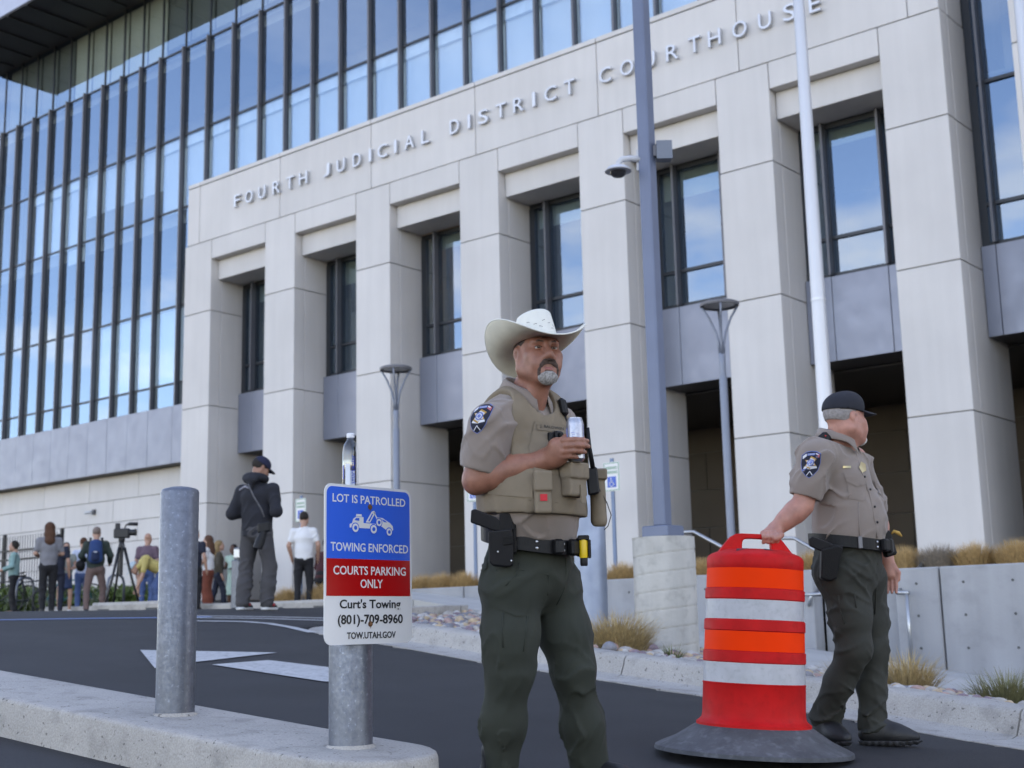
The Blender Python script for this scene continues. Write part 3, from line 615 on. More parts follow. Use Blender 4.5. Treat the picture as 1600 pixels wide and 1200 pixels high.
# ------------------------------------------------------------------ light pole on spiral-formed concrete base
pc = P(1043, 1000, 11.4); PX, PY = pc[0], pc[1]; zt = P(1043, 838, 11.4)[2]
lp = thing('light_pole', 'tall square blue-grey light pole on a thick round concrete base', 'light pole', loc=(PX, PY, 0))
v = []; f = []; nn, mm = 72, 150; R0 = .272; zb = -.1
for j in range(mm+1):
    z = zb+(zt-zb)*j/mm
    for i in range(nn):
        a = 2*math.pi*i/nn; ph = (z/.158-a/(2*math.pi)) % 1.0; dd = min(ph, 1-ph)*.158
        r = R0-.006*math.exp(-(dd/.005)**2)+.0015*math.sin(a*7+z*9)-.003*ph; v.append((r*math.cos(a), r*math.sin(a), z))
for j in range(mm):
    for i in range(nn): k = (i+1) % nn; f.append((j*nn+i, j*nn+k, j*nn+nn+k, j*nn+nn+i))
f.append(tuple(range(mm*nn, mm*nn+nn))); cb = mobj('concrete_base', v, f, mat('spiral_concrete', (.50, .485, .45), .85, .10, 3, .25, 45, streak=.16, dirt=.2), lp, True); cb.data.set_sharp_from_angle(angle=R_(50))
MB().box(-.135, .135, -.135, .135, zt+.001, zt+.10, .01).build('base_cover', M_pole, lp); MB().box(-.062, .062, -.062, .062, zt+.10, 9.5, .012).build('shaft', M_pole, lp)
MB().box(-.068, -.0625, -.03, .03, zt+.55, zt+.65, .002).build('hand_hole_cover', M_pole, lp)
def at_pole(x, y): r_ = ray(x, y); return CAM+r_*(math.hypot(PX, PY)/math.hypot(r_[0], r_[1]))
cx = at_pole(985, 262); M_wplast = mat('white_plastic', (.52, .53, .56), .4, .04); M_dome = mat('smoked_dome', (.03, .03, .035), .08)
dc = thing('dome_camera', 'white dome security camera on a bent arm of the square pole', 'camera', loc=(PX, PY, cx[2]))
off = np.array((cx[0]-PX, cx[1]-PY, 0)); L_ = off/np.linalg.norm(off)*.28; L_ = -RH*.27
MB().tube([-RH*.06+UP*.07, -RH*.16+UP*.085, -RH*.235+UP*.075, -RH*.265+UP*.04, -RH*.27+UP*.0], .028, 12).build('arm', M_wplast, dc, True)
MB().lathe([(.04, .02), (.09, .0), (.125, -.035), (.122, -.042), (.09, -.044)], L_, 28).build('housing', M_wplast, dc, True, 45)
MB().lathe([(.078, -.044), (.072, -.066), (.05, -.088), (.02, -.098), (.001, -.1)], L_, 24, cap=False).build('dome', M_dome, dc, True)
MB().box(-.085, -.063, -.05, .05, -.03, .17).build('mount_plate', M_wplast, dc)
jb = at_pole(1037, 236); jt = thing('junction_box', 'small grey metal box fixed to the right of the square pole', 'box', loc=(PX+.0, PY+.0, jb[2]))
MB().obox(RH*.155, RH*.07, AH*.06, UP*.085, .006).build('case', mat('grey_box', (.15, .17, .205), .45, metal=.3), jt); MB().obox(RH*.155-AH*.064, RH*.072, AH*.004, UP*.087).build('lid', mat('grey_box', (.3, .33, .38)), jt)
MB().obox(RH*.07, RH*.015, AH*.04, UP*.05).build('bracket', M_fin, jt)

# ------------------------------------------------------------------ post-top lamps, flagpoles, parking signs, big bollard
M_lpost = mat('lamp_post_paint', (.20, .225, .28), .45, .05, metal=.3); M_lens = mat('lamp_lens', (.55, .55, .56), .3)
def post_lamp(px, py, d, rdisc, label):
    top = P(px, py, d); t = thing('post_lamp', label, 'street lamp', 'post-top lamps on the terrace', (top[0], top[1], 1.1)); H = top[2]-1.1; k = rdisc
    MB().lathe([(.09, 0), (.09, .06), (.055, .08), (.055, H-1.02), (.05, H-1.0)], (0, 0, 0), 18).build('post', M_lpost, t, True, 40)
    MB().lathe([(.045, H-1.0), (.045, H-.85), (.05, H-.72), (.03, H-.66)], (0, 0, 0), 16).build('neck', M_lpost, t, True, 40)
    for q in range(4):
        a = q*math.pi/2+.6; MB().tube([(math.cos(a)*r, math.sin(a)*r, H-z) for r, z in ((.02, .72), (.035, .55), (.07, .38), (.15, .18), (k*.9, .02))], [.022, .02, .018, .016, .016], 8).build('arm', M_lpost, t, True)
    MB().lathe([(k*.80, -.012), (k*.97, -.02), (k, 0), (k*.98, .025), (k*.86, .04), (k*.82, .02), (k*.80, -.012)], (0, 0, H), 36, cap=False).build('ring', M_fin, t, True, 50)
    MB().lathe([(.001, 0), (k*.80, 0), (k*.81, .012), (.001, .02)], (0, 0, H), 30, cap=False).build('lens', M_lens, t, True, 40)
post_lamp(618.5, 577, 22, .27, 'slim lamp with ring head rising behind the towing sign'); post_lamp(1124, 477, 18.4, .275, 'slim lamp with ring head between the square pole and the flagpole')
M_flag = mat('white_enamel', (.54, .55, .58), .35, .03, 2, metal=.3)
def flagpole(px, py, d, r0, r1, label):
    b = P(px, py, d); t = thing('flagpole', label, 'flagpole', 'white flagpoles on the terrace', (b[0], b[1], 1.1)); prof = [(r0*1.9, 0), (r0*1.9, .03), (r0*1.25, .09), (r0, .12)]
    for z in np.arange(1.2, 13, 1.6): q = r0+(r1-r0)*(z/12.9); prof += [(q, z)]
    MB().lathe(prof[:4]+prof[4:], (0, 0, 0), 28).build('shaft', M_flag, t, True, 40)
    q = r0+(r1-r0)*(2.7/12.9); MB().lathe([(q+.004, 3.55), (q+.004, 3.58)], (0, 0, 0), 28, cap=False).build('seam_ring', M_letter, t, True); MB().lathe([(.001, 12.4), (.12, 12.5), (.12, 12.62), (.001, 12.72)], (0, 0, 0), 16).build('finial', M_flag, t, True)
flagpole(1293, 690, 16.6, .104, .055, 'tall white flagpole rising behind the officer in cap'); flagpole(1632, 400, 16.6, .104, .055, 'white flagpole cut off at the right edge of the picture')
M_sgreen = mat('sign_green', (.03, .25, .12), .4); M_ada = mat('sign_access_blue', (.01, .10, .50), .35); M_upost = mat('sign_post_paint', (.16, .22, .33), .5, metal=.3)
def ada(px, ytop, ybase, Y, label, cover=True):
    a = onY(px, ytop, Y); b = onY(px, ybase, Y); zg = 1.12; t = thing('parking_sign', label, 'sign', 'reserved parking signs along the pillars', (a[0], Y, zg)); top = a[2]-zg; W, Hh = .155, .46
    MB().box(-.03, .03, .004, .03, -.3, top+.06).build('post', M_upost, t); MB().box(-W, W, -.004, .003, top-Hh, top, .003).build('plate', M_swhite, t)
    fb = MB()
    for (x0, x1, z0, z1) in ((-W+.012, W-.012, -.022, -.012), (-W+.012, W-.012, -Hh+.012, -Hh+.022), (-W+.012, -W+.022, -Hh+.022, -.022), (W-.022, W-.012, -Hh+.022, -.022)): fb.box(x0, x1, -.0065, -.0045, top+z0, top+z1)
    fb.build('border', M_sgreen, t)
    for s, z0 in (('RESERVED', -.115), ('PARKING', -.185)): text_on('lettering', s, (-.11, -.0050, top+z0), (1, 0, 0), (0, 0, 1), (0, -1, 0), .22, .045, M_sgreen, t, .001, .02)
    MB().box(-.085, .085, -.0065, -.0045, top-.40, top-.23, .001).build('blue_square', M_ada, t); c = top-.32
    pb = MB(); pb.lathe([(.011, 0), (.011, .001)], (-.012, -.0068, c+.058), 12, ax=(0, -1, 0))
    for pts, w2 in (([(-.01, .04), (-.004, -.005), (.03, -.005), (.045, -.045), (.058, -.04)], .006), ([(-.008, .022), (.022, .018)], .005), ([(-.018+.0, .01), (-.038, -.012), (-.04, -.035), (-.025, -.058), (0, -.066), (.022, -.055), (.033, -.035)], .006)):
        pb.tube([(x, -.0068, c+z) for x, z in pts], w2, 6)
    pb.build('wheelchair_symbol', M_swhite, t); return t
ada(955, 722, 905, 17.0, 'blue and white accessible parking sign seen left of the square pole'); ada(740, 742, 918, 17.0, 'accessible parking sign mostly hidden behind the elbow of the hatted officer'); ada(470, 779, 935, 17.6, 'accessible parking sign behind the head of the man in white shirt')
p = P(925, 955, 11.6); t = thing('steel_bollard', 'thick round-topped steel post behind the hatted officer', 'bollard', loc=(p[0], p[1], bed_z(p[0], p[1])-.05)); H = P(925, 735, 11.6)[2]-t.location.z
MB().lathe([(.142, 0), (.142, H-.09), (.137, H-.06), (.12, H-.03), (.085, H-.01), (.001, H)], (0, 0, 0), 40).build('post', mat('galvanised_blue', (.30, .35, .44), .5, .10, 5, metal=.5, rvar=.08, streak=.12), t, True, 60)

# ------------------------------------------------------------------ planting
M_straw = mat('dry_grass', (.50, .33, .15), .8, .28, 30); M_straw2 = mat('pale_grass', (.46, .34, .17), .8, .28, 30); M_olive = mat('olive_grass', (.20, .19, .09), .8, .3, 30); M_ggrass = mat('green_grass', (.14, .17, .06), .8, .3, 30)
def tuft(px=None, loc=None, r=.3, h=.35, n=900, m=None, label='', lean=.35, wid=.006, clip=False, group='ornamental grass clumps', flat=1.0):
    t = thing('ornamental_grass', label, 'grass clump', group, tuple(loc)); v = []; f = []
    for k in range(n):
        a = random.uniform(0, 2*math.pi); q = math.sqrt(random.random()); bx_, by_ = math.cos(a)*q*r*.45*flat, math.sin(a)*q*r*.45
        tilt = q*lean*random.uniform(.4, 1.3); hh = h*random.uniform(.55, 1.0)*(1-.30*q*q if clip else 1); az = a+random.gauss(0, .5); cur = random.uniform(.0, .5)*(0.4 if clip else 1); w2 = wid*random.uniform(.5, 1.1); sx, sy = -math.sin(az)*w2, math.cos(az)*w2
        k0 = len(v); th = tilt; x, y, z = bx_, by_, 0
        for s in range(4):
            ww = (1, .85, .55, .08)[s]; v += [(x-sx*ww, y-sy*ww, z), (x+sx*ww, y+sy*ww, z)]; st_ = hh/3; x += math.sin(th)*math.cos(az)*st_*flat; y += math.sin(th)*math.sin(az)*st_; z += math.cos(th)*st_; th += cur*(.5+s*.45)+tilt*.18
        for s in range(3): f.append((k0+2*s, k0+2*s+1, k0+2*s+3, k0+2*s+2))
    o = mobj('blades', v, f, m or M_straw, t, False); return t
WT = [(655, 'brown clipped grass clump just right of the towing sign'), (690, 'left part of the wide clipped tan grass mound left of the hatted officer'), (722, 'right part of the wide clipped tan grass mound left of the hatted officer'), (972, 'clipped tan grass clump between the parking sign and the pole base'), (1100, 'clipped tan grass clump showing between pole base and barrel'), (1272, 'clipped tan grass clump between barrel top and officer in cap'), (1412, 'clipped tan grass clump right of the cap officer belt'), (1466, 'greyish clipped grass clump at the foot of the right pillar'), (1522, 'spiky tan grass clump second from the right edge'), (1590, 'tan grass clump at the right edge above the wall')]
for k, (px, lb) in enumerate(WT):
    q = onY(px, 895, 13.75); tuft(loc=(q[0], 13.75+random.uniform(-.05, .08), 1.10), r=.36, h=.36, n=2000, m=mat('grey_dry_grass', (.29, .24, .19), .8, .25, 30) if px == 1466 else M_straw, label=lb, lean=.50, clip=True, wid=.005, flat=1.1)
for px, d, lb in ((500, 24.5, 'clipped tan grass clump behind the black-clad figure near the sign'), (449, 25.5, 'clipped tan grass clump left of the man in white shirt')):
    q = P(px, 925, d); tuft(loc=(q[0], q[1], 1.12), r=.5, h=.45, n=900, label=lb, lean=.5, clip=True, wid=.008)
def bedpt(x, y, d): p = P(x, y, d); return (p[0], p[1], bed_z(p[0], p[1])-.02)
tuft(loc=bedpt(965, 1020, 10.3), r=.44, h=.42, n=1500, m=M_straw2, label='long straw-coloured grass clump left of the round pole base', lean=.75, wid=.004)
tuft(loc=bedpt(1418, 1085, 9.0), r=.34, h=.37, n=900, m=M_straw2, label='long straw-coloured grass clump behind the legs of the officer in cap', lean=.75, wid=.004)
tuft(loc=bedpt(1575, 1090, 8.6), r=.36, h=.34, n=1100, m=M_olive, label='olive green grass clump at the right edge of the bed', lean=.8, wid=.004)
tuft(loc=bedpt(1050, 1040, 10.2), r=.16, h=.19, n=120, m=M_ggrass, label='small green weed clump in front of the round pole base', lean=.7, wid=.005)
tuft(loc=bedpt(1330, 1060, 9.6), r=.3, h=.3, n=500, m=M_straw2, label='low pale grass between the legs of the officer in cap', lean=.75, wid=.004)
# river stones (one mass of gravel in the bed)
ico = bmesh.new(); bmesh.ops.create_icosphere(ico, subdivisions=2, radius=1); IV = np.array([v_.co[:] for v_ in ico.verts]); IF = [tuple(q.index for q in f_.verts) for f_ in ico.faces]; ico.free()
SV = []; SF = []; SMi = []
for k in range(4200):
    x = random.uniform(-9.5, -2.0); y0 = kerb_y(max(x, -9.3))+.47; y = random.uniform(y0, 10.58)
    if -8.2 < x < -5.0 and random.random() < .45: continue
    s = random.uniform(.020, .055)*(1.15 if random.random() < .2 else 1); q = rng.normal(size=(3, 3)); q, _ = np.linalg.qr(q); sc3 = np.array((1, random.uniform(.65, 1), random.uniform(.45, .75)))*s
    ph = rng.uniform(0, 6, 3); vv = IV*(1+.10*np.sin(IV[:, [1, 2, 0]]*2.3+ph)); vv = (vv*sc3)@Matrix.Rotation(random.uniform(0, 6), 3, 'Z').to_3x3(); vv = np.array(vv)
    b_ = len(SV); zz = bed_z(x, y)+sc3[2]*.45+random.uniform(0, .03)
    SV += [(p[0]+x, p[1]+y, p[2]+zz) for p in vv]; SF += [tuple(i+b_ for i in t_) for t_ in IF]; SMi += [random.randrange(6)]*len(IF)
stones = mobj('river_stones', SV, SF, mat('stone_pale', (.36, .33, .30), .7, .15, 20), None, True); tag(stones, 'rounded river stones of many colours covering the bed', None, None, 'stuff')
for nm, c in (('stone_pink', (.40, .26, .22)), ('stone_grey', (.20, .20, .22)), ('stone_purple', (.22, .16, .18)), ('stone_tan', (.46, .34, .22)), ('stone_white', (.44, .42, .40))): stones.data.materials.append(mat(nm, c, .7, .2, 25))
stones.data.polygons.foreach_set('material_index', SMi)
# ------------------------------------------------------------------ back left: fence, shrubs, racks, bicycles
M_black = mat('black_paint', (.014, .014, .016), .5)
fe = thing('iron_fence', 'black iron picket fence at the far left of the parking area', 'fence', loc=(0, 0, 0)); YFn = 19.5
fa = onY(-40, 850, YFn)[0]; fb_ = onY(92, 850, YFn)[0]; zt_ = onY(40, 836, YFn)[2]
for z in (zt_-.42, zt_-.12-.55, 1.3): MB().box(fa, fb_, YFn-.02, YFn+.02, z, z+.05).build('rail', M_black, fe)
x = fa
while x < fb_: MB().box(x, x+.02, YFn-.031, YFn-.0205, 1.2, zt_).build('picket', M_black, fe); x += .13
for x in (fa, onY(3, 850, YFn)[0], fb_): MB().box(x-.04, x+.04, YFn-.04+.08, YFn+.04+.08, 1.0, zt_+.08).build('post', M_black, fe)
def shrub(px, py, d, w_, h_, label):
    p = P(px, py, d); t = thing('shrub', label, 'shrub', 'green shrubs along the lower wall', (p[0], p[1], g(p[0], p[1]))); v = []; f = []
    for k in range(1500):
        q = rng.normal(size=3); q /= np.linalg.norm(q); r = random.uniform(.5, 1)**.5; c = np.array((q[0]*w_*r, q[1]*w_*.6*r, h_*.5+q[2]*h_*.5*r+.1*math.sin(k))); c[2] = max(c[2], .03)
        a = rng.normal(size=3)*.045; b = rng.normal(size=3)*.045; k0 = len(v); v += [tuple(c), tuple(c+a), tuple(c+a+b), tuple(c+b)]; f.append((k0, k0+1, k0+2, k0+3))
    mobj('foliage', v, f, M_green, t); MB().tube([(0, 0, 0), (.05, 0, h_*.6)], .02, 6).build('stem', mat('bark', (.08, .06, .04), .9), t)
for px, lb in ((10, 'green shrub by the fence at the far left edge'), (60, 'green shrub behind the woman with long brown hair'), (118, 'green shrub behind the man with blue backpack'), (170, 'green shrub left of the tripod legs'), (206, 'green shrub right of the tripod legs'), (32, 'green shrub behind the bicycles')): shrub(px, 945, 33.0, .85, .62, lb)
def rack(px, py, d, label):
    p = P(px, py, d); t = thing('bike_rack', label, 'bike rack', 'steel hoop bike racks', (p[0], p[1], g(p[0], p[1]))); H = .85
    MB().tube([(0, -.22, 0), (0, -.22, H-.2), (0, -.18, H-.06), (0, -.1, H), (0, .1, H), (0, .18, H-.06), (0, .22, H-.2), (0, .22, 0)], .03, 10).build('hoop', M_galv, t, True)
rack(180, 944, 30.5, 'steel hoop bike rack behind the tripod legs'); rack(38, 950, 31.5, 'steel hoop bike rack beside the bicycles at far left')
def bicycle(px, d, ang, label, m):
    p = P(px, 950, d); t = thing('bicycle', label, 'bicycle', 'bicycles parked by the fence', (p[0], p[1], g(p[0], p[1])))
    t.rotation_euler.z = ang; R_w = .335
    for x in (-.51, .51):
        wv = MB().tube([(x+R_w*math.cos(a), 0, R_w+R_w*math.sin(a)) for a in np.linspace(0, 2*math.pi, 29)], .018, 8, False).build('tyre', M_black, t, True)
        sb = MB()
        for a in np.linspace(0, math.pi*2, 15)[:-1]: sb.tube([(x, 0, R_w), (x+R_w*.95*math.cos(a), 0, R_w+R_w*.95*math.sin(a))], .0025, 4)
        sb.build('spokes', M_steel, wv)
    fm = MB()
    for a, b in (((-.51, 0, .335), (-.12, 0, .30)), ((-.51, 0, .335), (-.22, 0, .78)), ((-.12, 0, .30), (-.25, 0, .86)), ((-.12, 0, .30), (.36, 0, .72)), ((-.21, 0, .74), (.34, 0, .80)), ((.51, 0, .335), (.33, 0, .90))): fm.tube([a, b], .017, 8)
    fm.build('frame', m, t, True); MB().tube([(.30, -.28, .97), (.38, -.2, .98), (.34, 0, .95), (.38, .2, .98), (.30, .28, .97)], .014, 8).build('handlebar', M_black, t, True)
    MB().obox((-.26, 0, .89), (.13, 0, .01), (0, .06, 0), (0, 0, .025), .02).build('saddle', M_black, t)
bicycle(48, 31.5, .9, 'dark bicycle behind the woman with long brown hair', mat('bike_dark', (.03, .035, .04), .4)); bicycle(108, 31.0, .75, 'teal bicycle behind the bare legs of the woman in denim skirt', mat('bike_teal', (.03, .16, .17), .4)); bicycle(8, 31.5, 1.2, 'black bicycle at the left edge by the fence', mat('bike_black', (.015, .015, .015), .4))
# metal post with push plate near the pillar
p = P(373, 955, 17.0); t = thing('door_post', 'grey metal post standing left of the man in dark hoodie', 'post', loc=(p[0], p[1], g(p[0], p[1])))
MB().box(-.075, .075, -.075, .075, 0, .62, .01).build('lower_post', M_galv, t); MB().box(-.055, .055, -.055, .055, .62, .78, .008).build('upper_post', M_galv, t); MB().obox((0, 0, .70), RH*.05, AH*.12, UP*.05).build('push_plate', M_alu, t)
# camera on tripod
p = P(187, 948, 20.5); tp_ = thing('tripod', 'black camera tripod with video camera head standing left of the plain bollard', 'tripod', loc=(p[0], p[1], g(p[0], p[1])))
for a in (math.atan2(RH[1], RH[0])+.1, math.atan2(RH[1], RH[0])+2.2, math.atan2(RH[1], RH[0])-2.1): MB().tube([(math.cos(a)*.33, math.sin(a)*.33, 0), (math.cos(a)*.17, math.sin(a)*.17, .5), (math.cos(a)*.045, math.sin(a)*.045, .98)], [.014, .02, .024], 8).build('leg', M_black, tp_, True)
MB().lathe([(.03, .55), (.03, .95), (.05, .97), (.05, 1.02), (.035, 1.06), (.05, 1.08), (.05, 1.12)], (0, 0, 0), 14).build('centre_column', M_black, tp_, True, 40)
MB().tube([UP*1.05, -AH*.2+RH*.1+UP*.98, -AH*.34+RH*.12+UP*.93], .011, 6).build('pan_handle', M_black, tp_, True)
vc = thing('video_camera', 'black shoulder video camera mounted on the tripod', 'camera', loc=(p[0], p[1], g(p[0], p[1])+1.12))
MB().obox(RH*.0+UP*.08, RH*.12, AH*.055, UP*.075, .015).build('body', M_black, vc); MB().lathe([(.045, 0), (.05, .06), (.055, .1), (.001, .101)], RH*.12+UP*.09, 16, ax=tuple(RH)).build('lens', M_black, vc, True, 40)
MB().tube([RH*.04+UP*.15, RH*.06+UP*.21, RH*.12+UP*.225, RH*.24+UP*.22], [.012, .012, .028, .03], 10).build('microphone', M_black, vc, True); MB().obox(-RH*.07+UP*.19, RH*.035, AH*.03, UP*.05, .01).build('viewfinder', M_black, vc)
# ------------------------------------------------------------------ bodies: smooth unions of tapered volumes, skinned as one surface
class Vol:
    def __init__(s, lo, hi, h):
        s.lo = np.array(lo, float); s.h = h; n = np.ceil((np.array(hi)-s.lo)/h).astype(int)+1; s.n = n
        s.ax = [(s.lo[k]+h*np.arange(n[k])).astype(np.float32) for k in range(3)]; s.D = np.full(tuple(n), .06, np.float32)
    def sl(s, lo, hi):
        a = np.clip(np.floor((np.array(lo)-s.lo)/s.h).astype(int), 0, s.n-1); b = np.clip(np.ceil((np.array(hi)-s.lo)/s.h).astype(int)+1, 1, s.n)
        if (b <= a).any(): return None, None
        q = tuple(slice(a[k], b[k]) for k in range(3)); return q, np.meshgrid(s.ax[0][q[0]], s.ax[1][q[1]], s.ax[2][q[2]], indexing='ij', sparse=True)
    def put(s, q, d, k, sub=False):
        A = s.D[q]
        if sub:
            d = -d; hh = np.maximum(k-np.abs(A-d), 0)/k if k > 0 else 0; s.D[q] = np.maximum(A, d)+(hh*hh*k*.25 if k > 0 else 0)
        else:
            hh = np.maximum(k-np.abs(A-d), 0)/k if k > 0 else 0; s.D[q] = np.minimum(A, d)-(hh*hh*k*.25 if k > 0 else 0)
    def cap(s, a, b, ra, rb, k=.02, sq=None, sub=False):
        """round cone from a to b; sq = (axis, factor) stretches it along axis"""
        a = np.array(a, float); b = np.array(b, float); R = max(ra, rb)*(max(1, sq[1]) if sq else 1)+.06+k
        q, g3 = s.sl(np.minimum(a, b)-R, np.maximum(a, b)+R)
        if q is None: return s
        P3 = [g3[i]-a[i] for i in range(3)]; ab = b-a
        fac = 1.0
        if sq:
            n_, fct = np.array(sq[0], float)/np.linalg.norm(sq[0]), sq[1]; dn = P3[0]*n_[0]+P3[1]*n_[1]+P3[2]*n_[2]; w_ = 1/fct-1; P3 = [P3[i]+dn*(n_[i]*w_) for i in range(3)]; ab = ab+n_*(ab@n_)*w_
        t = np.clip((P3[0]*ab[0]+P3[1]*ab[1]+P3[2]*ab[2])/max(ab@ab, 1e-9), 0, 1)
        d = np.sqrt((P3[0]-t*ab[0])**2+(P3[1]-t*ab[1])**2+(P3[2]-t*ab[2])**2)-(ra+(rb-ra)*t)
        s.put(q, d.astype(np.float32), k, sub); return s
    def ell(s, c, r, A=None, k=.02, sub=False):
        c = np.array(c, float); A = np.eye(3) if A is None else np.array(A); R = max(r)+.06+k; q, g3 = s.sl(c-R, c+R)
        if q is None: return s
        p = [g3[i]-c[i] for i in range(3)]; u = [p[0]*A[j][0]+p[1]*A[j][1]+p[2]*A[j][2] for j in range(3)]
        k0 = np.sqrt(sum((u[j]/r[j])**2 for j in range(3)))+1e-6; k1 = np.sqrt(sum((u[j]/r[j]**2)**2 for j in range(3)))+1e-6
        s.put(q, (k0*(k0-1)/k1).astype(np.float32), k, sub); return s
    def chain(s, pts, rad, k=.02, sq=None):
        for i in range(len(pts)-1): s.cap(pts[i], pts[i+1], rad[i], rad[i+1], k, sq)
        return s
    def plane(s, p, n_, k=0.0):                                 # keep the side n points away from
        n_ = np.array(n_, float)/np.linalg.norm(n_); X, Y, Z = np.meshgrid(*s.ax, indexing='ij', sparse=True); d = (X-p[0])*n_[0]+(Y-p[1])*n_[1]+(Z-p[2])*n_[2]
        s.D = np.maximum(s.D, d.astype(np.float32)); return s
    def field(s, fn):
        X, Y, Z = np.meshgrid(*s.ax, indexing='ij', sparse=True); m = np.abs(s.D) < .04
        i = np.nonzero(m); s.D[i] += fn(s.ax[0][i[0]], s.ax[1][i[1]], s.ax[2][i[2]]).astype(np.float32); return s
    def mesh(s, smooth=1):
        D = s.D; D[0] = D[-1] = .05; D[:, 0] = D[:, -1] = .05; D[:, :, 0] = D[:, :, -1] = .05; S = D < 0
        c = [S[i:S.shape[0]-1+i, j:S.shape[1]-1+j, k:S.shape[2]-1+k] for i in (0, 1) for j in (0, 1) for k in (0, 1)]
        cnt = sum(x.astype(np.int8) for x in c); act = (cnt > 0) & (cnt < 8); I = np.nonzero(act); N = len(I[0]); idx = np.full(act.shape, -1, np.int64); idx[I] = np.arange(N)
        val = {(i, j, k): D[I[0]+i, I[1]+j, I[2]+k] for i in (0, 1) for j in (0, 1) for k in (0, 1)}; acc = np.zeros((N, 3)); num = np.zeros(N)
        for a in val:
            for ax in range(3):
                if a[ax]: continue
                b = list(a); b[ax] = 1; b = tuple(b); va, vb = val[a], val[b]; m = (va < 0) != (vb < 0); t = np.where(m, va/(va-vb+1e-12), 0)
                p = np.array(a, float)[None, :].repeat(N, 0); p[:, ax] = t; acc += p*m[:, None]; num += m
        V = acc/num[:, None]+np.stack(I, 1); F = []
        for ax in range(3):
            o1, o2 = (ax+1) % 3, (ax+2) % 3; A_ = np.take(S, range(0, S.shape[ax]-1), ax); B_ = np.take(S, range(1, S.shape[ax]), ax); E_ = np.nonzero(A_ != B_); e = np.stack(E_, 1)
            ok = (e[:, o1] > 0) & (e[:, o2] > 0) & (e[:, o1] < S.shape[o1]-1) & (e[:, o2] < S.shape[o2]-1); e = e[ok]; ins = A_[tuple(e.T)]
            def cell(d1, d2): q = e.copy(); q[:, o1] -= d1; q[:, o2] -= d2; return idx[tuple(q.T)]
            Q = np.stack([cell(1, 1), cell(0, 1), cell(0, 0), cell(1, 0)], 1); Q[~ins] = Q[~ins][:, ::-1]; F.append(Q)
        F = np.concatenate(F); F = F[(F >= 0).all(1)]
        for _ in range(smooth):
            sm = np.zeros_like(V); ct = np.zeros(N)
            for a, b in ((0, 1), (1, 2), (2, 3), (3, 0)):
                np.add.at(sm, F[:, a], V[F[:, b]]); np.add.at(sm, F[:, b], V[F[:, a]]); np.add.at(ct, F[:, a], 1); np.add.at(ct, F[:, b], 1)
            V = V*.5+.5*sm/np.maximum(ct, 1)[:, None]
        return V*s.h+s.lo, F
    def build(s, name, m, parent, smooth=1):
        V, F = s.mesh(smooth); me = bpy.data.meshes.new(name); me.vertices.add(len(V)); me.vertices.foreach_set('co', V.astype(np.float32).ravel()); me.loops.add(len(F)*4); me.loops.foreach_set('vertex_index', F.ravel().astype(np.int32))
        me.polygons.add(len(F)); me.polygons.foreach_set('loop_start', np.arange(0, len(F)*4, 4, dtype=np.int32)); me.polygons.foreach_set('use_smooth', np.ones(len(F), bool)); me.update(calc_edges=True); me.materials.append(m)
        o = bpy.data.objects.new(name, me); return link(o, parent)
_W = rng.normal(size=(24, 3)); _W /= np.linalg.norm(_W, axis=1)[:, None]; _Ph = rng.uniform(0, 6.28, 24)
def wob(x, y, z, f, n0=0, n=5):
    r = 0
    for i in range(n0, n0+n): r = r+np.sin((x*_W[i % 24][0]+y*_W[i % 24][1]+z*_W[i % 24][2])*f*(1+.27*(i-n0))+_Ph[i % 24])
    return r/n
def folds(amp, fz, fx=6.0, seed=0):
    """creases: sharp ridges that run round a limb, bent by a slow warp"""
    def fn(x, y, z):
        wv = wob(x, y, z, fx, seed, 4); q = np.sin(z*fz+wv*5.0+wob(x, y, z, fx*2.2, seed+5, 4)*2.2); return amp*((1-np.abs(q))**2-.35)*(.45+.55*wob(x, y, z, 9, seed+9, 3))
    return fn
def creases(amp, f, dirv=(0.3, 0.2, 0.1), seed=0, sharp=.20, broad=.5):
    """irregular cloth folds: sharp ridges along the zero lines of a stretched noise, fading in and out, over broad soft swells"""
    d_ = np.array(dirv, float); d_ /= np.linalg.norm(d_)
    def fn(x, y, z):
        p = (x*d_[0]+y*d_[1]+z*d_[2])*-.72; X, Y, Z = x+d_[0]*p, y+d_[1]*p, z+d_[2]*p; n1 = wob(X, Y, Z, f, seed, 6)*1.5+.35*wob(x, y, z, f*.6, seed+7, 4)
        mk = np.clip(wob(x, y, z, f*.42, seed+11, 5)*1.6+.35, 0, 1); return -amp*(np.exp(-(n1/sharp)**2)-.25)*mk+amp*broad*wob(x, y, z, f*.5, seed+3, 5)
    return fn
def bvh(o): return BVHTree.FromPolygons([v_.co.copy() for v_ in o.data.vertices], [tuple(p_.vertices) for p_ in o.data.polygons])
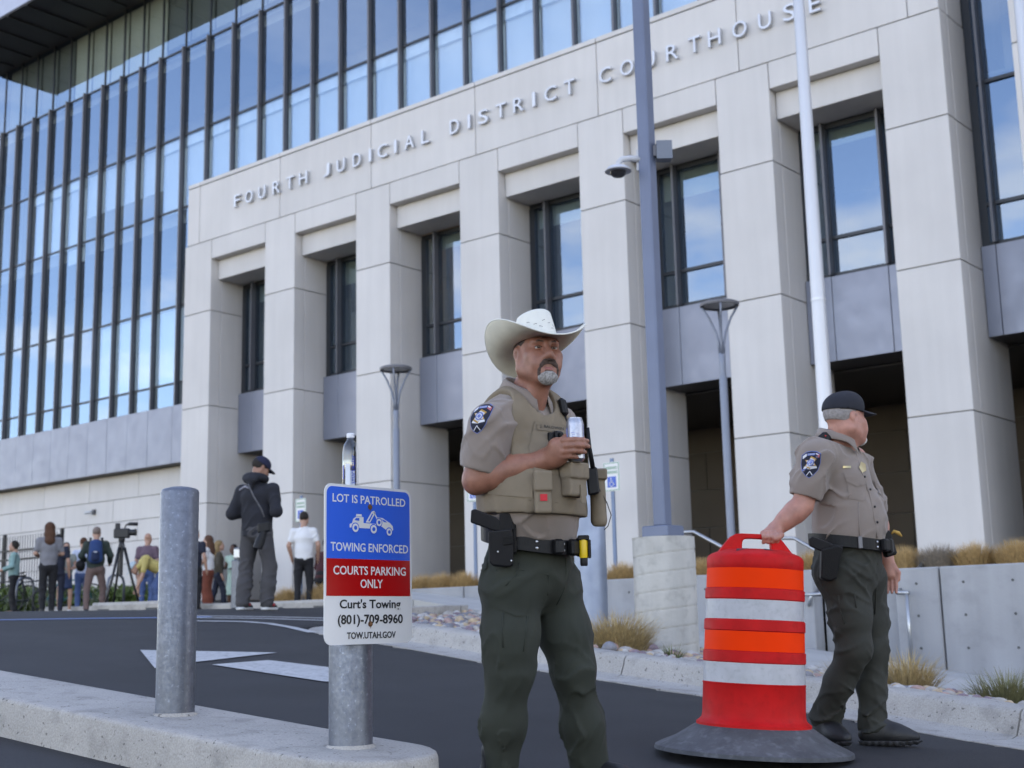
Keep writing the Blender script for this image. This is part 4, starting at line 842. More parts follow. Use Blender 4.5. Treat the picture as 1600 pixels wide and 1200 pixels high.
def press(name, pts2, origin, ux, uy, dirn, tree, off, m, parent, cuts=4, thick=0.0):
    """a flat shape (2-D outline) laid on a surface: cast along dirn from the plane origin + ux*u + uy*v"""
    bm_ = bmesh.new(); vs = [bm_.verts.new((u, v_, 0)) for u, v_ in pts2]; fc = bm_.faces.new(vs); bmesh.ops.triangulate(bm_, faces=[fc])
    if cuts: bmesh.ops.subdivide_edges(bm_, edges=bm_.edges[:], cuts=cuts, use_grid_fill=True); bmesh.ops.triangulate(bm_, faces=bm_.faces[:])
    o_, ux, uy, dn = [Vector(map(float, q)) for q in (origin, ux, uy, dirn)]; dn.normalize(); bad = []; last = None
    for v_ in bm_.verts:
        p = o_+ux*v_.co.x+uy*v_.co.y; h_ = tree.ray_cast(p-dn*.3, dn, .6)
        if h_[0] is None: bad.append(v_)
        else: v_.co = h_[0]-dn*off
    if bad: bmesh.ops.delete(bm_, geom=bad, context='VERTS')
    bmesh.ops.recalc_face_normals(bm_, faces=bm_.faces[:])
    if bm_.faces and sum(f_.normal.dot(dn)*f_.calc_area() for f_ in bm_.faces) > 0: bmesh.ops.reverse_faces(bm_, faces=bm_.faces[:])
    if thick: bmesh.ops.solidify(bm_, geom=bm_.faces[:], thickness=thick)
    me = bpy.data.meshes.new(name); bm_.to_mesh(me); bm_.free(); me.materials.append(m); me.polygons.foreach_set('use_smooth', [not thick]*len(me.polygons)); o = bpy.data.objects.new(name, me); return link(o, parent)
def circ(cu, cv, r, n=14, ry=None): return [(cu+r*math.cos(2*math.pi*i/n), cv+(ry or r)*math.sin(2*math.pi*i/n)) for i in range(n)]
def star(cu, cv, r0, r1, n): return [(cu+(r0 if i % 2 == 0 else r1)*math.sin(math.pi*i/n), cv+(r0 if i % 2 == 0 else r1)*math.cos(math.pi*i/n)) for i in range(2*n)]
# skin, cloth, leather
M_skin = mat('skin', (.285, .120, .080), .48, .16, 30, .15, 260, sss=.12, dirt=.10); M_skin2 = mat('skin_ruddy', (.44, .20, .15), .48, .14, 30, .15, 260, sss=.12)
M_shirt = mat('tan_shirt_cloth', (.225, .177, .150), .85, .06, 9, .18, 900, sheen=.2); M_vest = mat('tan_vest_cloth', (.215, .168, .118), .88, .10, 12, .3, 700)
M_pants = mat('green_trouser_cloth', (.026, .031, .023), .85, .12, 8, .2, 800); M_leather = mat('black_leather', (.006, .006, .007), .5, .1, 20, .15, 150, spec=.25); M_gunk = mat('black_polymer', (.007, .007, .009), .5, .08, 30, .1, 400, spec=.3)
M_boot = mat('boot_black', (.012, .012, .013), .55, .1, 20, .2, 200); M_white = mat('white_cotton', (.72, .72, .73), .8, .04, 8, .1, 500); M_eye = mat('eye_white', (.34, .29, .27), .2); M_iris = mat('eye_dark', (.03, .018, .012), .1)
M_lip = mat('lip', (.30, .105, .09), .5)
# ------------------------------------------------------------------ the officer in the pale hat (pixels of the photograph are joints, d their distance)
def facing(phi): return RH*math.sin(phi)-AH*math.cos(phi), RH*math.cos(phi)+AH*math.sin(phi)     # forward, person's left
o1p = gi(855, 1236); OFF1 = thing('person', 'officer in pale western hat and tan vest holding a silver can', 'person', 'uniformed officers', tuple(o1p)); OFF1.location = (0, 0, 0)
F1, L1 = facing(R_(48)); D1 = 5.16
def J(x, y, dd=0.0): return P(x, y, D1+dd)
def rotm(f_, l_, pitch): f2 = f_*math.cos(pitch)+UP*math.sin(pitch); return np.array((l_, f2, np.cross(f2, l_)))     # rows: left, forward, up
def head(vol, c, A, s=1.0, ears=True, nose=1.0, jowl=1.0):
    """skull, face, ears and jaw about c; A rows = left, forward, up"""
    def q(l, f_, u): return c+s*(A[0]*l+A[1]*f_+A[2]*u)
    E = lambda l, f_, u, r, k=.02, sub=False: vol.ell(q(l, f_, u), [x*s for x in r], A, k, sub)
    E(0, -.018, .035, (.077, .098, .088)); E(0, .015, -.035, (.066*jowl, .076, .085), .03)
    for m in (-1, 1):
        vol.cap(q(m*.056*jowl, -.012, -.055), q(m*.022, .064, -.100), .026*s, .022*s, .035); E(m*.043, .060, -.022, (.026, .026, .022), .03)
        vol.cap(q(m*.012, .087, .024), q(m*.046, .070, .026), .011*s, .010*s, .02)
        E(m*.032, .097, .004, (.019, .016, .0125), .014, True)
        vol.ell(q(m*.013*nose, .100, -.036), (.0105*s,)*3, A, .010)
        E(m*.034, .078, -.058, (.022, .020, .026), .03)
        if ears:
            Ea = np.array((A[0]*.9+A[1]*-.35*m, A[1], A[2])); vol.ell(q(m*.080, -.008, -.008), (.008*s, .020*s, .033*s), A, .008); vol.ell(q(m*.083, -.016, .004), (.007*s, .018*s, .024*s), A, .006)
            vol.ell(q(m*.087, .000, -.004), (.006*s, .010*s, .016*s), A, .005, True)
    vol.cap(q(0, .088, .016), q(0, .112*1, -.026), .009*s, .0135*s, .014); vol.ell(q(0, .108, -.034), (.013*s*nose, .013*s, .011*s), A, .01)
    E(0, .076, -.106, (.026, .022, .020), .03)
    vol.cap(q(-.022, .086, -.064), q(.022, .086, -.064), .0068*s, .0068*s, .012); vol.cap(q(-.019, .086, -.078), q(.019, .086, -.078), .0075*s, .0075*s, .012)
    vol.cap(q(-.024, .098, -.0705), q(.024, .098, -.0705), .0035*s, .0035*s, .006, sub=True)
    return q
M_must_l = mat('lash_dark', (.03, .02, .018), .8)
def eyes(q, par, s=1.0, A=None, look=(0, 0, 0), skin=None):
    for m in (-1, 1):
        c = q(m*.031, .0775, .003); e = .0112*s; MB().lathe([(.001, -e)]+[(e*math.cos(a), e*math.sin(a)) for a in np.linspace(-1.3, 1.3, 9)]+[(.001, e)], c, 16).build('eye', M_eye, par, True)
        d = A[1]+np.array(look); d /= np.linalg.norm(d); MB().lathe([(.0060*s, .0088*s), (.0056*s, .0100*s), (.001, .0118*s)], c, 12, cap=False, ax=tuple(d)).build('iris', M_iris, par, True)
        for nm, z0, sg in (('eyelid', .0052, -1), ('lower_lid', -.0058, 1)):
            lid = Vol(c-.03, c+.03, .002); lid.ell(c+A[2]*.001, (.0168*s, .0130*s, .0125*s), A, .002); lid.plane(c+A[2]*z0, A[2]*sg-A[1]*(.30 if sg < 0 else .1)); lid.plane(c-A[1]*.004, -A[1]); lid.build(nm, skin or M_skin, par)
        MB().tube([c+A[2]*.0046*s+A[1]*(.0128*math.cos(t_)-.0005)*s+A[0]*.0150*math.sin(t_)*s-A[2]*.0035*abs(math.sin(t_))**2*s for t_ in np.linspace(-1.1, 1.1, 9)], .0011, 6).build('lash_line', M_must_l, par, True)
HF, HL = facing(R_(20)); HC = J(841, 554, -.02); HA = rotm(HF, HL, R_(4)); HS = 1.05
sk = Vol(np.minimum(J(700, 820, -.5), J(960, 460, .5))-np.array((.25, .25, 0)), np.maximum(J(700, 820, .3), J(960, 460, .3))+np.array((.25, .25, 0)), .0045)
hq = head(sk, HC, HA, HS, nose=1.1, jowl=1.06)
sk.cap(HC-HA[2]*.05-HA[1]*.035, J(814, 640, .02), .056, .070, .025); sk.cap(HC-HA[2]*.10+HA[1]*.015, J(828, 640, -.03), .042, .058, .025)
shR, elR, wrR = J(768, 668, -.16), J(746, 747, -.17), J(856, 717, -.20)
shL, elL, wrL = J(868, 668, .16), J(880, 752, .24), J(886, 835, .20)
def lerp(a, b, t): return a+(b-a)*t
sk.chain([shR, lerp(shR, elR, .6), elR, lerp(elR, wrR, .22), lerp(elR, wrR, .55), wrR], [.062, .056, .046, .0505, .043, .0315], .03, (RH*.2+UP, 1.12))
sk.ell(elR+UP*-.012-RH*.01, (.035, .035, .038), None, .04)
sk.chain([shL, elL, lerp(elL, wrL, .3), wrL], [.06, .046, .046, .03], .03); sk.chain([wrL, wrL-UP*.09+F1*.02], [.03, .028], .02, (F1, 1.3))
for k in range(4): b = wrL-UP*.085+F1*(.035-.02*k); sk.chain([b, b-UP*.05, b-UP*.09+L1*-.01], [.0095, .009, .0075], .006)
sk.chain([wrL-UP*.03+F1*.03, wrL-UP*.08+F1*.055, wrL-UP*.11+F1*.05], [.013, .011, .009], .01)
# right hand closed round the can: palm behind it, fingers across its near side
canC = J(900, 672, -.215); CRd = .0335; canB = J(900, 722, -.215)
pm = J(876, 706, -.235); sk.cap(wrR, pm, .031, .036, .03, (UP, 1.25)); sk.cap(J(868, 696, -.24), J(868, 718, -.235), .026, .023, .03)
for (y, x0, x1, x2, r, dd) in ((688, 880, 899, 918, .0105, -.262), (696.5, 882, 901, 919.5, .0108, -.266), (705.5, 880, 898, 914, .0103, -.264), (714, 876, 891, 903, .0092, -.258)):
    sk.chain([J(x0-8, y+3, dd+.022), J(x0+1, y, dd-.002), J(x1, y-1, dd-.010), J((x1+x2)/2+2, y-.5, dd+.001), J(x2, y+1, dd+.022)], [.0125, .0118, r, r*.96, r*.8], .006)
sk.chain([J(872, 692, -.225), J(884, 684, -.195), J(898, 682, -.172), J(910, 684, -.172)], [.016, .013, .012, .010], .008)
for (y, dd) in ((692, -.252), (701, -.255), (710, -.252)): sk.cap(J(872, y, dd), J(862, y+3, dd+.015), .004, .003, .012)
body1 = sk.build('body', M_skin, OFF1, 1)
eyes(hq, OFF1, HS, HA, look=-RH*.12)
# can
M_canA = mat('can_aluminium', (.40, .41, .45), .35, .12, 40, metal=.85, dirt=.2); M_canB = mat('can_print', (.20, .22, .42), .3, .3, 90)
can = thing('drink_can', 'tall silver and blue drink can held by the hatted officer', 'can', loc=tuple(canB))
MB().lathe([(.022, 0), (.0285, .006), (CRd, .012), (CRd, .142), (.0300, .156), (.0272, .163), (.0272, .166), (.0258, .166), (.0245, .161), (.001, .161)], (0, 0, 0), 36).build('shell', M_canA, can, True, 35)
c0 = math.degrees(math.atan2(-AH[1], -AH[0]))
def canstrip(a0, a1, z0, z1, m, nm):
    v_ = []; n_ = 8
    for i in range(n_+1):
        a = R_(c0+a0+(a1-a0)*i/n_); v_ += [((CRd+.0005)*math.cos(a), (CRd+.0005)*math.sin(a), z0), ((CRd+.0005)*math.cos(a), (CRd+.0005)*math.sin(a), z1)]
    mobj(nm, v_, [(2*i, 2*i+2, 2*i+3, 2*i+1) for i in range(n_)], m, can, True)
canstrip(-88, -56, .03, .128, M_canB, 'printed_band'); canstrip(-42, -39, .02, .138, M_canB, 'printed_band'); canstrip(60, 68, .02, .138, M_canB, 'printed_band')
for k in range(13): canstrip(-26+random.uniform(-3, 3), -8+random.uniform(-4, 6), .026+k*.0066, .029+k*.0066, M_canB, 'printed_line')
for k in range(9): canstrip(8+random.uniform(-3, 3), 26+random.uniform(-4, 6), .05+k*.0066, .052+k*.0066, M_canB, 'printed_line')
# facial hair, brows, ear-side hair
M_goat = mat('grey_beard', (.36, .34, .33), .9, .45, 130, .7, 400, dirt=.35); M_must = mat('dark_moustache', (.085, .055, .045), .9, .3, 120, .7, 400); M_hair = mat('short_dark_hair', (.075, .055, .05), .9, .3, 120, .6, 500)
def layer(name, c, A, s_, inf, region, m, par, ctr, ext, res=.0028, rough=.0012, kw={}):
    """hair lying on the head: the head's own surface raised by inf, kept inside a region"""
    q_ = lambda l, f_, u: c+s_*(A[0]*l+A[1]*f_+A[2]*u); p_ = q_(*ctr); v_ = Vol(p_-ext, p_+ext, res); head(v_, c, A, s_, **kw); v_.D -= inf; r_ = Vol(p_-ext, p_+ext, res); region(r_, q_)
    v_.D = np.maximum(v_.D, r_.D)
    if rough: v_.field(lambda x, y, z: rough*wob(x, y, z, 500, 3, 6))
    return v_.build(name, m, par, 1)
HKW = dict(nose=1.1, jowl=1.06)
def goat_r(r_, q_):
    r_.ell(q_(0, .088, -.112), (.036, .042, .027), HA, .01)
    for m in (-1, 1): r_.cap(q_(m*.027, .085, -.112), q_(m*.031, .080, -.094), .012, .008, .01)
    r_.ell(q_(0, .105, -.073), (.026, .03, .017), HA, .004, True)
def must_r(r_, q_):
    S_ = (HA[1], 2.2)
    for m in (-1, 1):
        r_.chain([q_(0, .100, -.0525), q_(m*.016, .096, -.0545), q_(m*.029, .086, -.066)], [.0085, .0095, .0085], .006, S_); r_.chain([q_(m*.029, .084, -.066), q_(m*.035, .080, -.082), q_(m*.034, .080, -.100)], [.0085, .0075, .0075], .006, S_)
    r_.cap(q_(-.011, .095, -.0925), q_(.011, .095, -.0925), .0085, .0085, .006)
layer('goatee', HC, HA, HS, .0036, goat_r, M_goat, OFF1, (0, .085, -.095), .080, kw=HKW, rough=.0012); layer('moustache', HC, HA, HS, .0042, must_r, M_must, OFF1, (0, .085, -.07), .07, kw=HKW, rough=.0016)
lp_ = Vol(hq(0, .09, -.075)-.05, hq(0, .09, -.075)+.05, .0022); lp_.chain([hq(-.023, .083, -.0765), hq(-.010, .0925, -.0800), hq(.010, .0925, -.0800), hq(.023, .083, -.0765)], [.0045, .0070, .0070, .0045], .006); lp_.build('lower_lip', M_lip, OFF1)
lp_ = Vol(hq(0, .09, -.07)-.05, hq(0, .09, -.07)+.05, .0022); lp_.chain([hq(-.021, .0835, -.0715), hq(0, .0895, -.0705), hq(.021, .0835, -.0715)], [.0025, .0040, .0025], .004); lp_.build('mouth', mat('mouth_dark', (.05, .018, .016), .5), OFF1)
for m in (-1, 1):
    eb = Vol(hq(m*.03, .085, .03)-.04, hq(m*.03, .085, .03)+.04, .0025); eb.chain([hq(m*.014, .0955, .0225), hq(m*.032, .090, .0275), hq(m*.047, .0745, .0235)], [.0032, .0034, .0022], .003); eb.build('eyebrow', M_must, OFF1)
hr = Vol(HC-.14, HC+.14, .004); hr.ell(hq(0, -.020, .035), (.0828, .1038, .095), HA, .004); hr.plane(hq(0, .030, .0), HA[1]*1.0+HA[2]*-.25); hr.plane(hq(0, 0, -.035), -HA[2])
for m in (-1, 1): hr.ell(hq(m*.082, -.004, -.006), (.02, .027, .04), HA, .004, True)
hr.build('hair', M_hair, OFF1)
# hat: crown with a crease, wide brim dipping fore and aft and rolled up at the sides
M_hat = mat('straw_hat', (.70, .67, .56), .8, .05, 20, .25, 600); M_hatw = mat('hat_crown', (.68, .67, .61), .8, .04, 20, .25, 600); M_hole = mat('hat_eyelet', (.10, .09, .08), .9)
TA = rotm(HF, HL, R_(9)); TC = hq(0, -.016, .040)
hat = thing('western_hat', 'wide-brimmed cream western hat worn by the officer with the can', 'hat')
def hpnt(l, f_, u): return TC+TA[0]*l+TA[1]*f_+TA[2]*u
nA, nR = 96, 22; v = []; f = []
def brim(a, t):
    """a: angle (0 = forward), t: 0 inner edge .. 1 rim"""
    r0l, r0f = .0855, .105; wl = .118; ca_, sa = math.cos(a), math.sin(a); side = sa*sa; w_ = .108+.020*side+.012*(ca_ < 0)*ca_*ca_
    r_l, r_f = (r0l+w_*t*(1-.20*t*side)), (r0f+w_*t)
    z = -.002 + side*(.012*t+.070*t**2.6) - ca_*ca_*(.030*t**1.6+(.022 if ca_ < 0 else .004)*t*t)
    return sa*r_l, ca_*r_f, z
for j in range(nR+1):
    for i in range(nA): v.append(hpnt(*brim(2*math.pi*i/nA, j/nR)))
for j in range(nR):
    for i in range(nA): k = (i+1) % nA; f.append((j*nA+i, j*nA+k, j*nA+nA+k, j*nA+nA+i))
br = mobj('brim', v, f, M_hat, hat, True); sm = br.modifiers.new('thickness', 'SOLIDIFY'); sm.thickness = .0035; sm.offset = 0
MB().tube([hpnt(*brim(2*math.pi*i/nA, 1.0)) for i in range(nA+1)], .0032, 8, False).build('rim_binding', M_hatw, hat, True)
v = []; f = []; nC = 18
for j in range(nC+1):
    t = j/nC
    for i in range(nA):
        a = 2*math.pi*i/nA; sa, ca_ = math.sin(a), math.cos(a)
        if t <= .62: q = t/.62; k_ = 1-.22*q**1.2; u = q*(.114+.006*max(ca_, -.3)); dl = .0855*k_*(1-.10*q*max(ca_, 0)); df = .105*(1-.17*q**1.4)
        else:
            q = (t-.62)/.38; k_ = .78*(1-q); top = .114+.006*max(ca_, -.3); dl = .0855*k_*(1-.10*max(ca_, 0)*(1-q)); df = .105*.83*(1-q)
            u = top+.003*math.sin(math.pi*min(q*3, 1))-.030*q**1.4
            pinch = .012*math.exp(-((q-.35)/.25)**2)*max(ca_, 0)*abs(sa)*2; u -= pinch
        v.append(hpnt(sa*dl, ca_*df, u))
for j in range(nC):
    for i in range(nA): k = (i+1) % nA; f.append((j*nA+i, j*nA+k, j*nA+nA+k, j*nA+nA+i))
cr = mobj('crown', v, f, M_hatw, hat, True); ct_ = bvh(cr)
for k, (a, z) in enumerate(((-60, .05), (-38, .055), (-20, .042), (0, .058), (14, .05), (-50, .03), (30, .044), (-8, .030), (22, .028))):
    a = R_(a); c = hpnt(math.sin(a)*.25, math.cos(a)*.25, z+.01); d = (TC+TA[2]*(z+.01)-c); ux = np.cross(UP, d); ux /= np.linalg.norm(ux)
    for s in (-.0045, 0, .0045): press('eyelet', circ(s, .002*math.sin(k+s*300), .0019, 6), c, ux, UP, d, ct_, .0006, M_hole, hat, 0)
MB().tube([hpnt(math.sin(a)*.0862, math.cos(a)*.1058, .006) for a in np.linspace(0, 2*math.pi, 49)], .0042, 8, False).build('sweat_band', M_hatw, hat, True)
# shirt
def torso(vol, inf=0.0, belly=1.0):
    S = (L1, 1.32); c0, c1, c2, c3, c4 = J(818, 640, .03), J(816, 690, .02), J(826, 745, -.01), J(832, 800, -.02), J(829, 850, .0)
    vol.chain([c0, c1], [.085+inf, .132+inf], .06, S); vol.chain([c1, c2, c3, c4], [.138+inf, .152+inf, .154+inf, .142+inf], .05, (L1, 1.22))
    vol.cap(J(790, 652, -.10), J(850, 652, .12), .072+inf, .072+inf, .06)
    vol.ell(J(838, 775, -.09), (.13+inf, .13+inf, .14+inf), None, .06)
sh = Vol(np.minimum(J(690, 880, -.5), J(980, 580, .4))-np.array((.25, .25, 0)), np.maximum(J(690, 880, .3), J(980, 580, .4))+np.array((.25, .25, 0)), .0065)
torso(sh, .006)
upd = (elR-shR)/np.linalg.norm(elR-shR)
sh.chain([J(790, 655, -.10), shR+UP*.008, lerp(shR, elR, .45), lerp(shR, elR, 1.0)], [.082, .075, .071, .074], .05); sh.chain([J(850, 655, .10), shL, lerp(shL, elL, .9)], [.085, .078, .072], .05)
cut = lerp(shR, elR, .86); 
sh.field(lambda x, y, z: creases(.013, 24, (RH+UP*.9), 2, .17)(x, y, z)+creases(.008, 42, (RH-UP*.8), 9, .17)(x, y, z))
# cuff: remove the cloth below the hem of each sleeve, outside the trunk
X, Y, Z = np.meshgrid(*sh.ax, indexing='ij', sparse=True); dl = (X-cut[0])*upd[0]+(Y-cut[1])*upd[1]+(Z-cut[2])*upd[2]; q0 = J(790, 735, -.1); lat = (X-q0[0])*(-L1[0])+(Y-q0[1])*(-L1[1]); near = np.sqrt((X-elR[0])**2+(Y-elR[1])**2+(Z-elR[2])**2)-.155
sleeve_zone = np.maximum(np.maximum(-dl, -lat-.035), near); sh.D = np.maximum(sh.D, -np.maximum(sleeve_zone, 0*sh.D-1)).astype(np.float32)
sh.cap(lerp(shR, elR, .74), lerp(shR, elR, 1.5), .060, .066, .004, sub=True)
sh.plane(J(829, 851), -UP-F1*.18); sh.plane(J(824, 622, .0), UP*1.0+F1*.45+RH*.05)
sh.cap(J(818, 640, .02), J(826, 560, -.01), .068, .076, .004, sub=True)
shirt1 = sh.build('shirt', M_shirt, OFF1, 3); tsh = bvh(shirt1)
# collar leaves and undershirt
def collar(c, f_, l_, rad, hgt, m, par, open_=.5, point=.06, tilt=.25):
    v_ = []; f2 = []; n_ = 40; rows = 5
    for i in range(n_+1):
        a = open_+(2*math.pi-2*open_)*i/n_; e = min(i, n_-i)/n_; pnt = point*math.exp(-(e/.07)**2)
        for j in range(rows+1):
            t = j/rows; rr = rad*(1.0+.0*t); up = hgt*math.sin(min(t*2, 1)*math.pi/2) if t <= .5 else hgt-(t-.5)*2*(hgt*1.25+pnt); out = .0 if t <= .5 else (t-.5)*2*.022+.004
            p = c+f_*math.cos(a)*(rr*1.02+out)+l_*math.sin(a)*(rr+out)+UP*(up+tilt*-.10*math.cos(a)+ .01); v_.append(p)
    for i in range(n_):
        for j in range(rows): f2.append((i*(rows+1)+j, (i+1)*(rows+1)+j, (i+1)*(rows+1)+j+1, i*(rows+1)+j+1))
    o = mobj('collar', v_, f2, m, par, True); s_ = o.modifiers.new('thickness', 'SOLIDIFY'); s_.thickness = .003; s_.offset = 0; return o
collar(J(822, 618, -.005), F1, L1, .076, .030, M_shirt, OFF1, .38, .045, .42)
MB().lathe([(.070, -.03), (.064, .0), (.060, .012)], J(826, 628, -.02)+F1*.006, 28, cap=False, ax=tuple(UP+F1*.35)).build('undershirt', M_white, OFF1, True)
# vest over the shirt
ve = Vol(np.minimum(J(700, 880, -.5), J(970, 580, .4))-np.array((.2, .2, 0)), np.maximum(J(700, 880, .3), J(970, 580, .4))+np.array((.2, .2, 0)), .0065); torso(ve, .027)
ve.plane(J(838, 806), -UP-F1*.06)
for s_, sh_, w_ in ((-1, shR, .105), (1, shL, .105)): ve.cap(sh_+L1*s_*.012+UP*.10, sh_+L1*s_*.045-UP*.10, .088, .104, .010, sub=True)
nk = J(826, 612, -.01); ve.cap(nk+UP*.10, nk-UP*.03+F1*.03, .098, .088, .012, sub=True); ve.cap(nk+F1*.08, nk+F1*.20-UP*.15, .066, .012, .01, sub=True)
ve.field(lambda x, y, z: creases(.004, 30, UP, 6)(x, y, z)); vest1 = ve.build('vest', M_vest, OFF1, 1)
tve = bvh(vest1)
# pouches, name tape, radio, camera on the vest
def onv(px, py, tree=None):
    r_ = ray(px, py); h_ = (tree or tve).ray_cast(Vector(CAM), Vector(r_/np.linalg.norm(r_))); return (np.array(h_[0]), np.array(h_[1])) if h_[0] else (J(px, py, -.15), -AH)
def pouch(name, px, py, w_, h_, t_, m, flap=True, tree=None, out=0.0, par=None, fw=None):
    c, n_ = onv(px, py, tree); n_ = n_*1.0; n_[2] *= .3; n_ /= np.linalg.norm(n_)
    if fw is not None: n_ = fw
    ux = np.cross(UP, n_); ux /= np.linalg.norm(ux); uy = np.cross(n_, ux); c = c+n_*(t_*.35+out)
    vv = Vol(c-max(w_, h_)*.9-.03, c+max(w_, h_)*.9+.03, .004); X, Y, Z = np.meshgrid(*vv.ax, indexing='ij', sparse=True)
    a = (X-c[0])*ux[0]+(Y-c[1])*ux[1]+(Z-c[2])*ux[2]; b = (X-c[0])*uy[0]+(Y-c[1])*uy[1]+(Z-c[2])*uy[2]; e = (X-c[0])*n_[0]+(Y-c[1])*n_[1]+(Z-c[2])*n_[2]
    rb = lambda hw, hh, ht, r: np.sqrt(np.maximum(np.abs(a)-hw+r, 0)**2+np.maximum(np.abs(b)-hh+r, 0)**2+np.maximum(np.abs(e)-ht+r, 0)**2)-r
    D_ = rb(w_/2, h_/2, t_/2, .010)
    if flap:
        b0_ = b; fl = np.sqrt(np.maximum(np.abs(a)-w_/2-.004+.008, 0)**2+np.maximum(np.abs(b-h_*.27)-h_*.25+.008, 0)**2+np.maximum(np.abs(e-.006)-t_/2+.004, 0)**2)-.008; D_ = np.minimum(D_, fl)
    vv.D = np.broadcast_to(D_, vv.D.shape).astype(np.float32).copy(); vv.field(creases(.003, 45, UP, 4)); return vv.build(name, m, par or OFF1, 1), c, n_, ux, uy
po, c_, n_, ux_, uy_ = pouch('magazine_pouch', 847, 770, .062, .155, .034, M_vest)
MB().obox(c_+n_*.019-uy_*.020, ux_*.013, uy_*.0125, n_*.002).build('red_tag', mat('red_tag', (.55, .01, .02), .6), po)
po, c_, n_, ux_, uy_ = pouch('utility_pouch', 890, 752, .105, .125, .055, M_vest); MB().obox(c_+n_*.030-uy_*.055+ux_*.012, ux_*.014, uy_*.035, n_*.003).build('strap_tail', M_vest, po)
rp = J(935, 778, .02); vv = Vol(rp-.22, rp+.22, .005); vv.cap(J(933, 750, .02), J(936, 812, .02), .030, .033, .01, (AH, 1.2)); vv.plane(J(935, 822, .02), -UP); vv.field(creases(.005, 40, UP+RH*.3, 3)); rpo = vv.build('radio_pouch', M_vest, OFF1)
MB().obox(J(934, 742, .015), RH*.035, AH*.035, UP*.022, .006).build('flap', M_vest, rpo)
rad = thing('two_way_radio', 'black two-way radio with antenna in the hatted officer side pouch', 'radio'); MB().obox(J(926, 752, -.03), RH*.022+UP*.004, AH*.018, UP*.052-RH*.004, .006).build('case', M_gunk, rad)
MB().tube([J(927, 735, -.03), J(921, 700, -.03), J(918, 668, -.03)], [.010, .0085, .007], 10).build('antenna', M_gunk, rad, True)
MB().tube([J(934, 760, -.02), J(948, 785, .0), J(955, 805, .01), J(950, 822, .01), J(944, 828, .01)], .0018, 6).build('lead', M_gunk, rad, True)
c_, n_ = onv(876, 652, tsh); mic = thing('shoulder_microphone', 'black radio microphone clipped to the hatted officer left shoulder', 'microphone'); MB().obox(J(880, 636, .02), RH*.016+AH*.004, AH*.022-RH*.0, UP*.034-RH*.006, .010).build('case', M_gunk, mic)
MB().tube([J(882, 648, .02), J(886, 662, .03), J(880, 680, .06), J(890, 700, .1)], .006, 8).build('coiled_lead', M_gunk, mic, True)
c_, n_ = onv(868, 686); n_[2] = 0; n_ /= np.linalg.norm(n_); ux_ = np.cross(UP, n_); bc = thing('body_camera', 'black body camera on the chest of the hatted officer behind his hand', 'camera'); MB().obox(c_+n_*.014, ux_*.021, n_*.014, UP*.028, .006).build('case', M_gunk, bc); MB().lathe([(.010, 0), (.010, .006), (.001, .007)], c_+n_*.028+UP*.012, 14, ax=tuple(n_)).build('lens', M_leather, bc)
MB().obox(c_+n_*.008+ux_*-.03, ux_*.014, n_*.008, UP*.022, .003).build('mount', M_gunk, bc)
def camtext(name, txt, x0, x1, y0, y1, slope, tree, m, par, off=.003):
    v_, f_ = text_mesh(txt, 1.0, 0); q_ = np.array(v_); lo_ = q_.min(0); hi_ = q_.max(0); q_ = (q_-lo_)/np.maximum(hi_-lo_, 1e-6); V3 = []
    for p_ in q_:
        r_ = ray(x0+(x1-x0)*p_[0], y1-(y1-y0)*p_[1]+slope*p_[0]); r_ = r_/np.linalg.norm(r_); h_ = tree.ray_cast(Vector(CAM), Vector(r_)); V3.append(np.array(h_[0])+np.array(h_[1])*off if h_[0] else P(x0, y0, D1))
    return mobj(name, V3, f_, m, par)
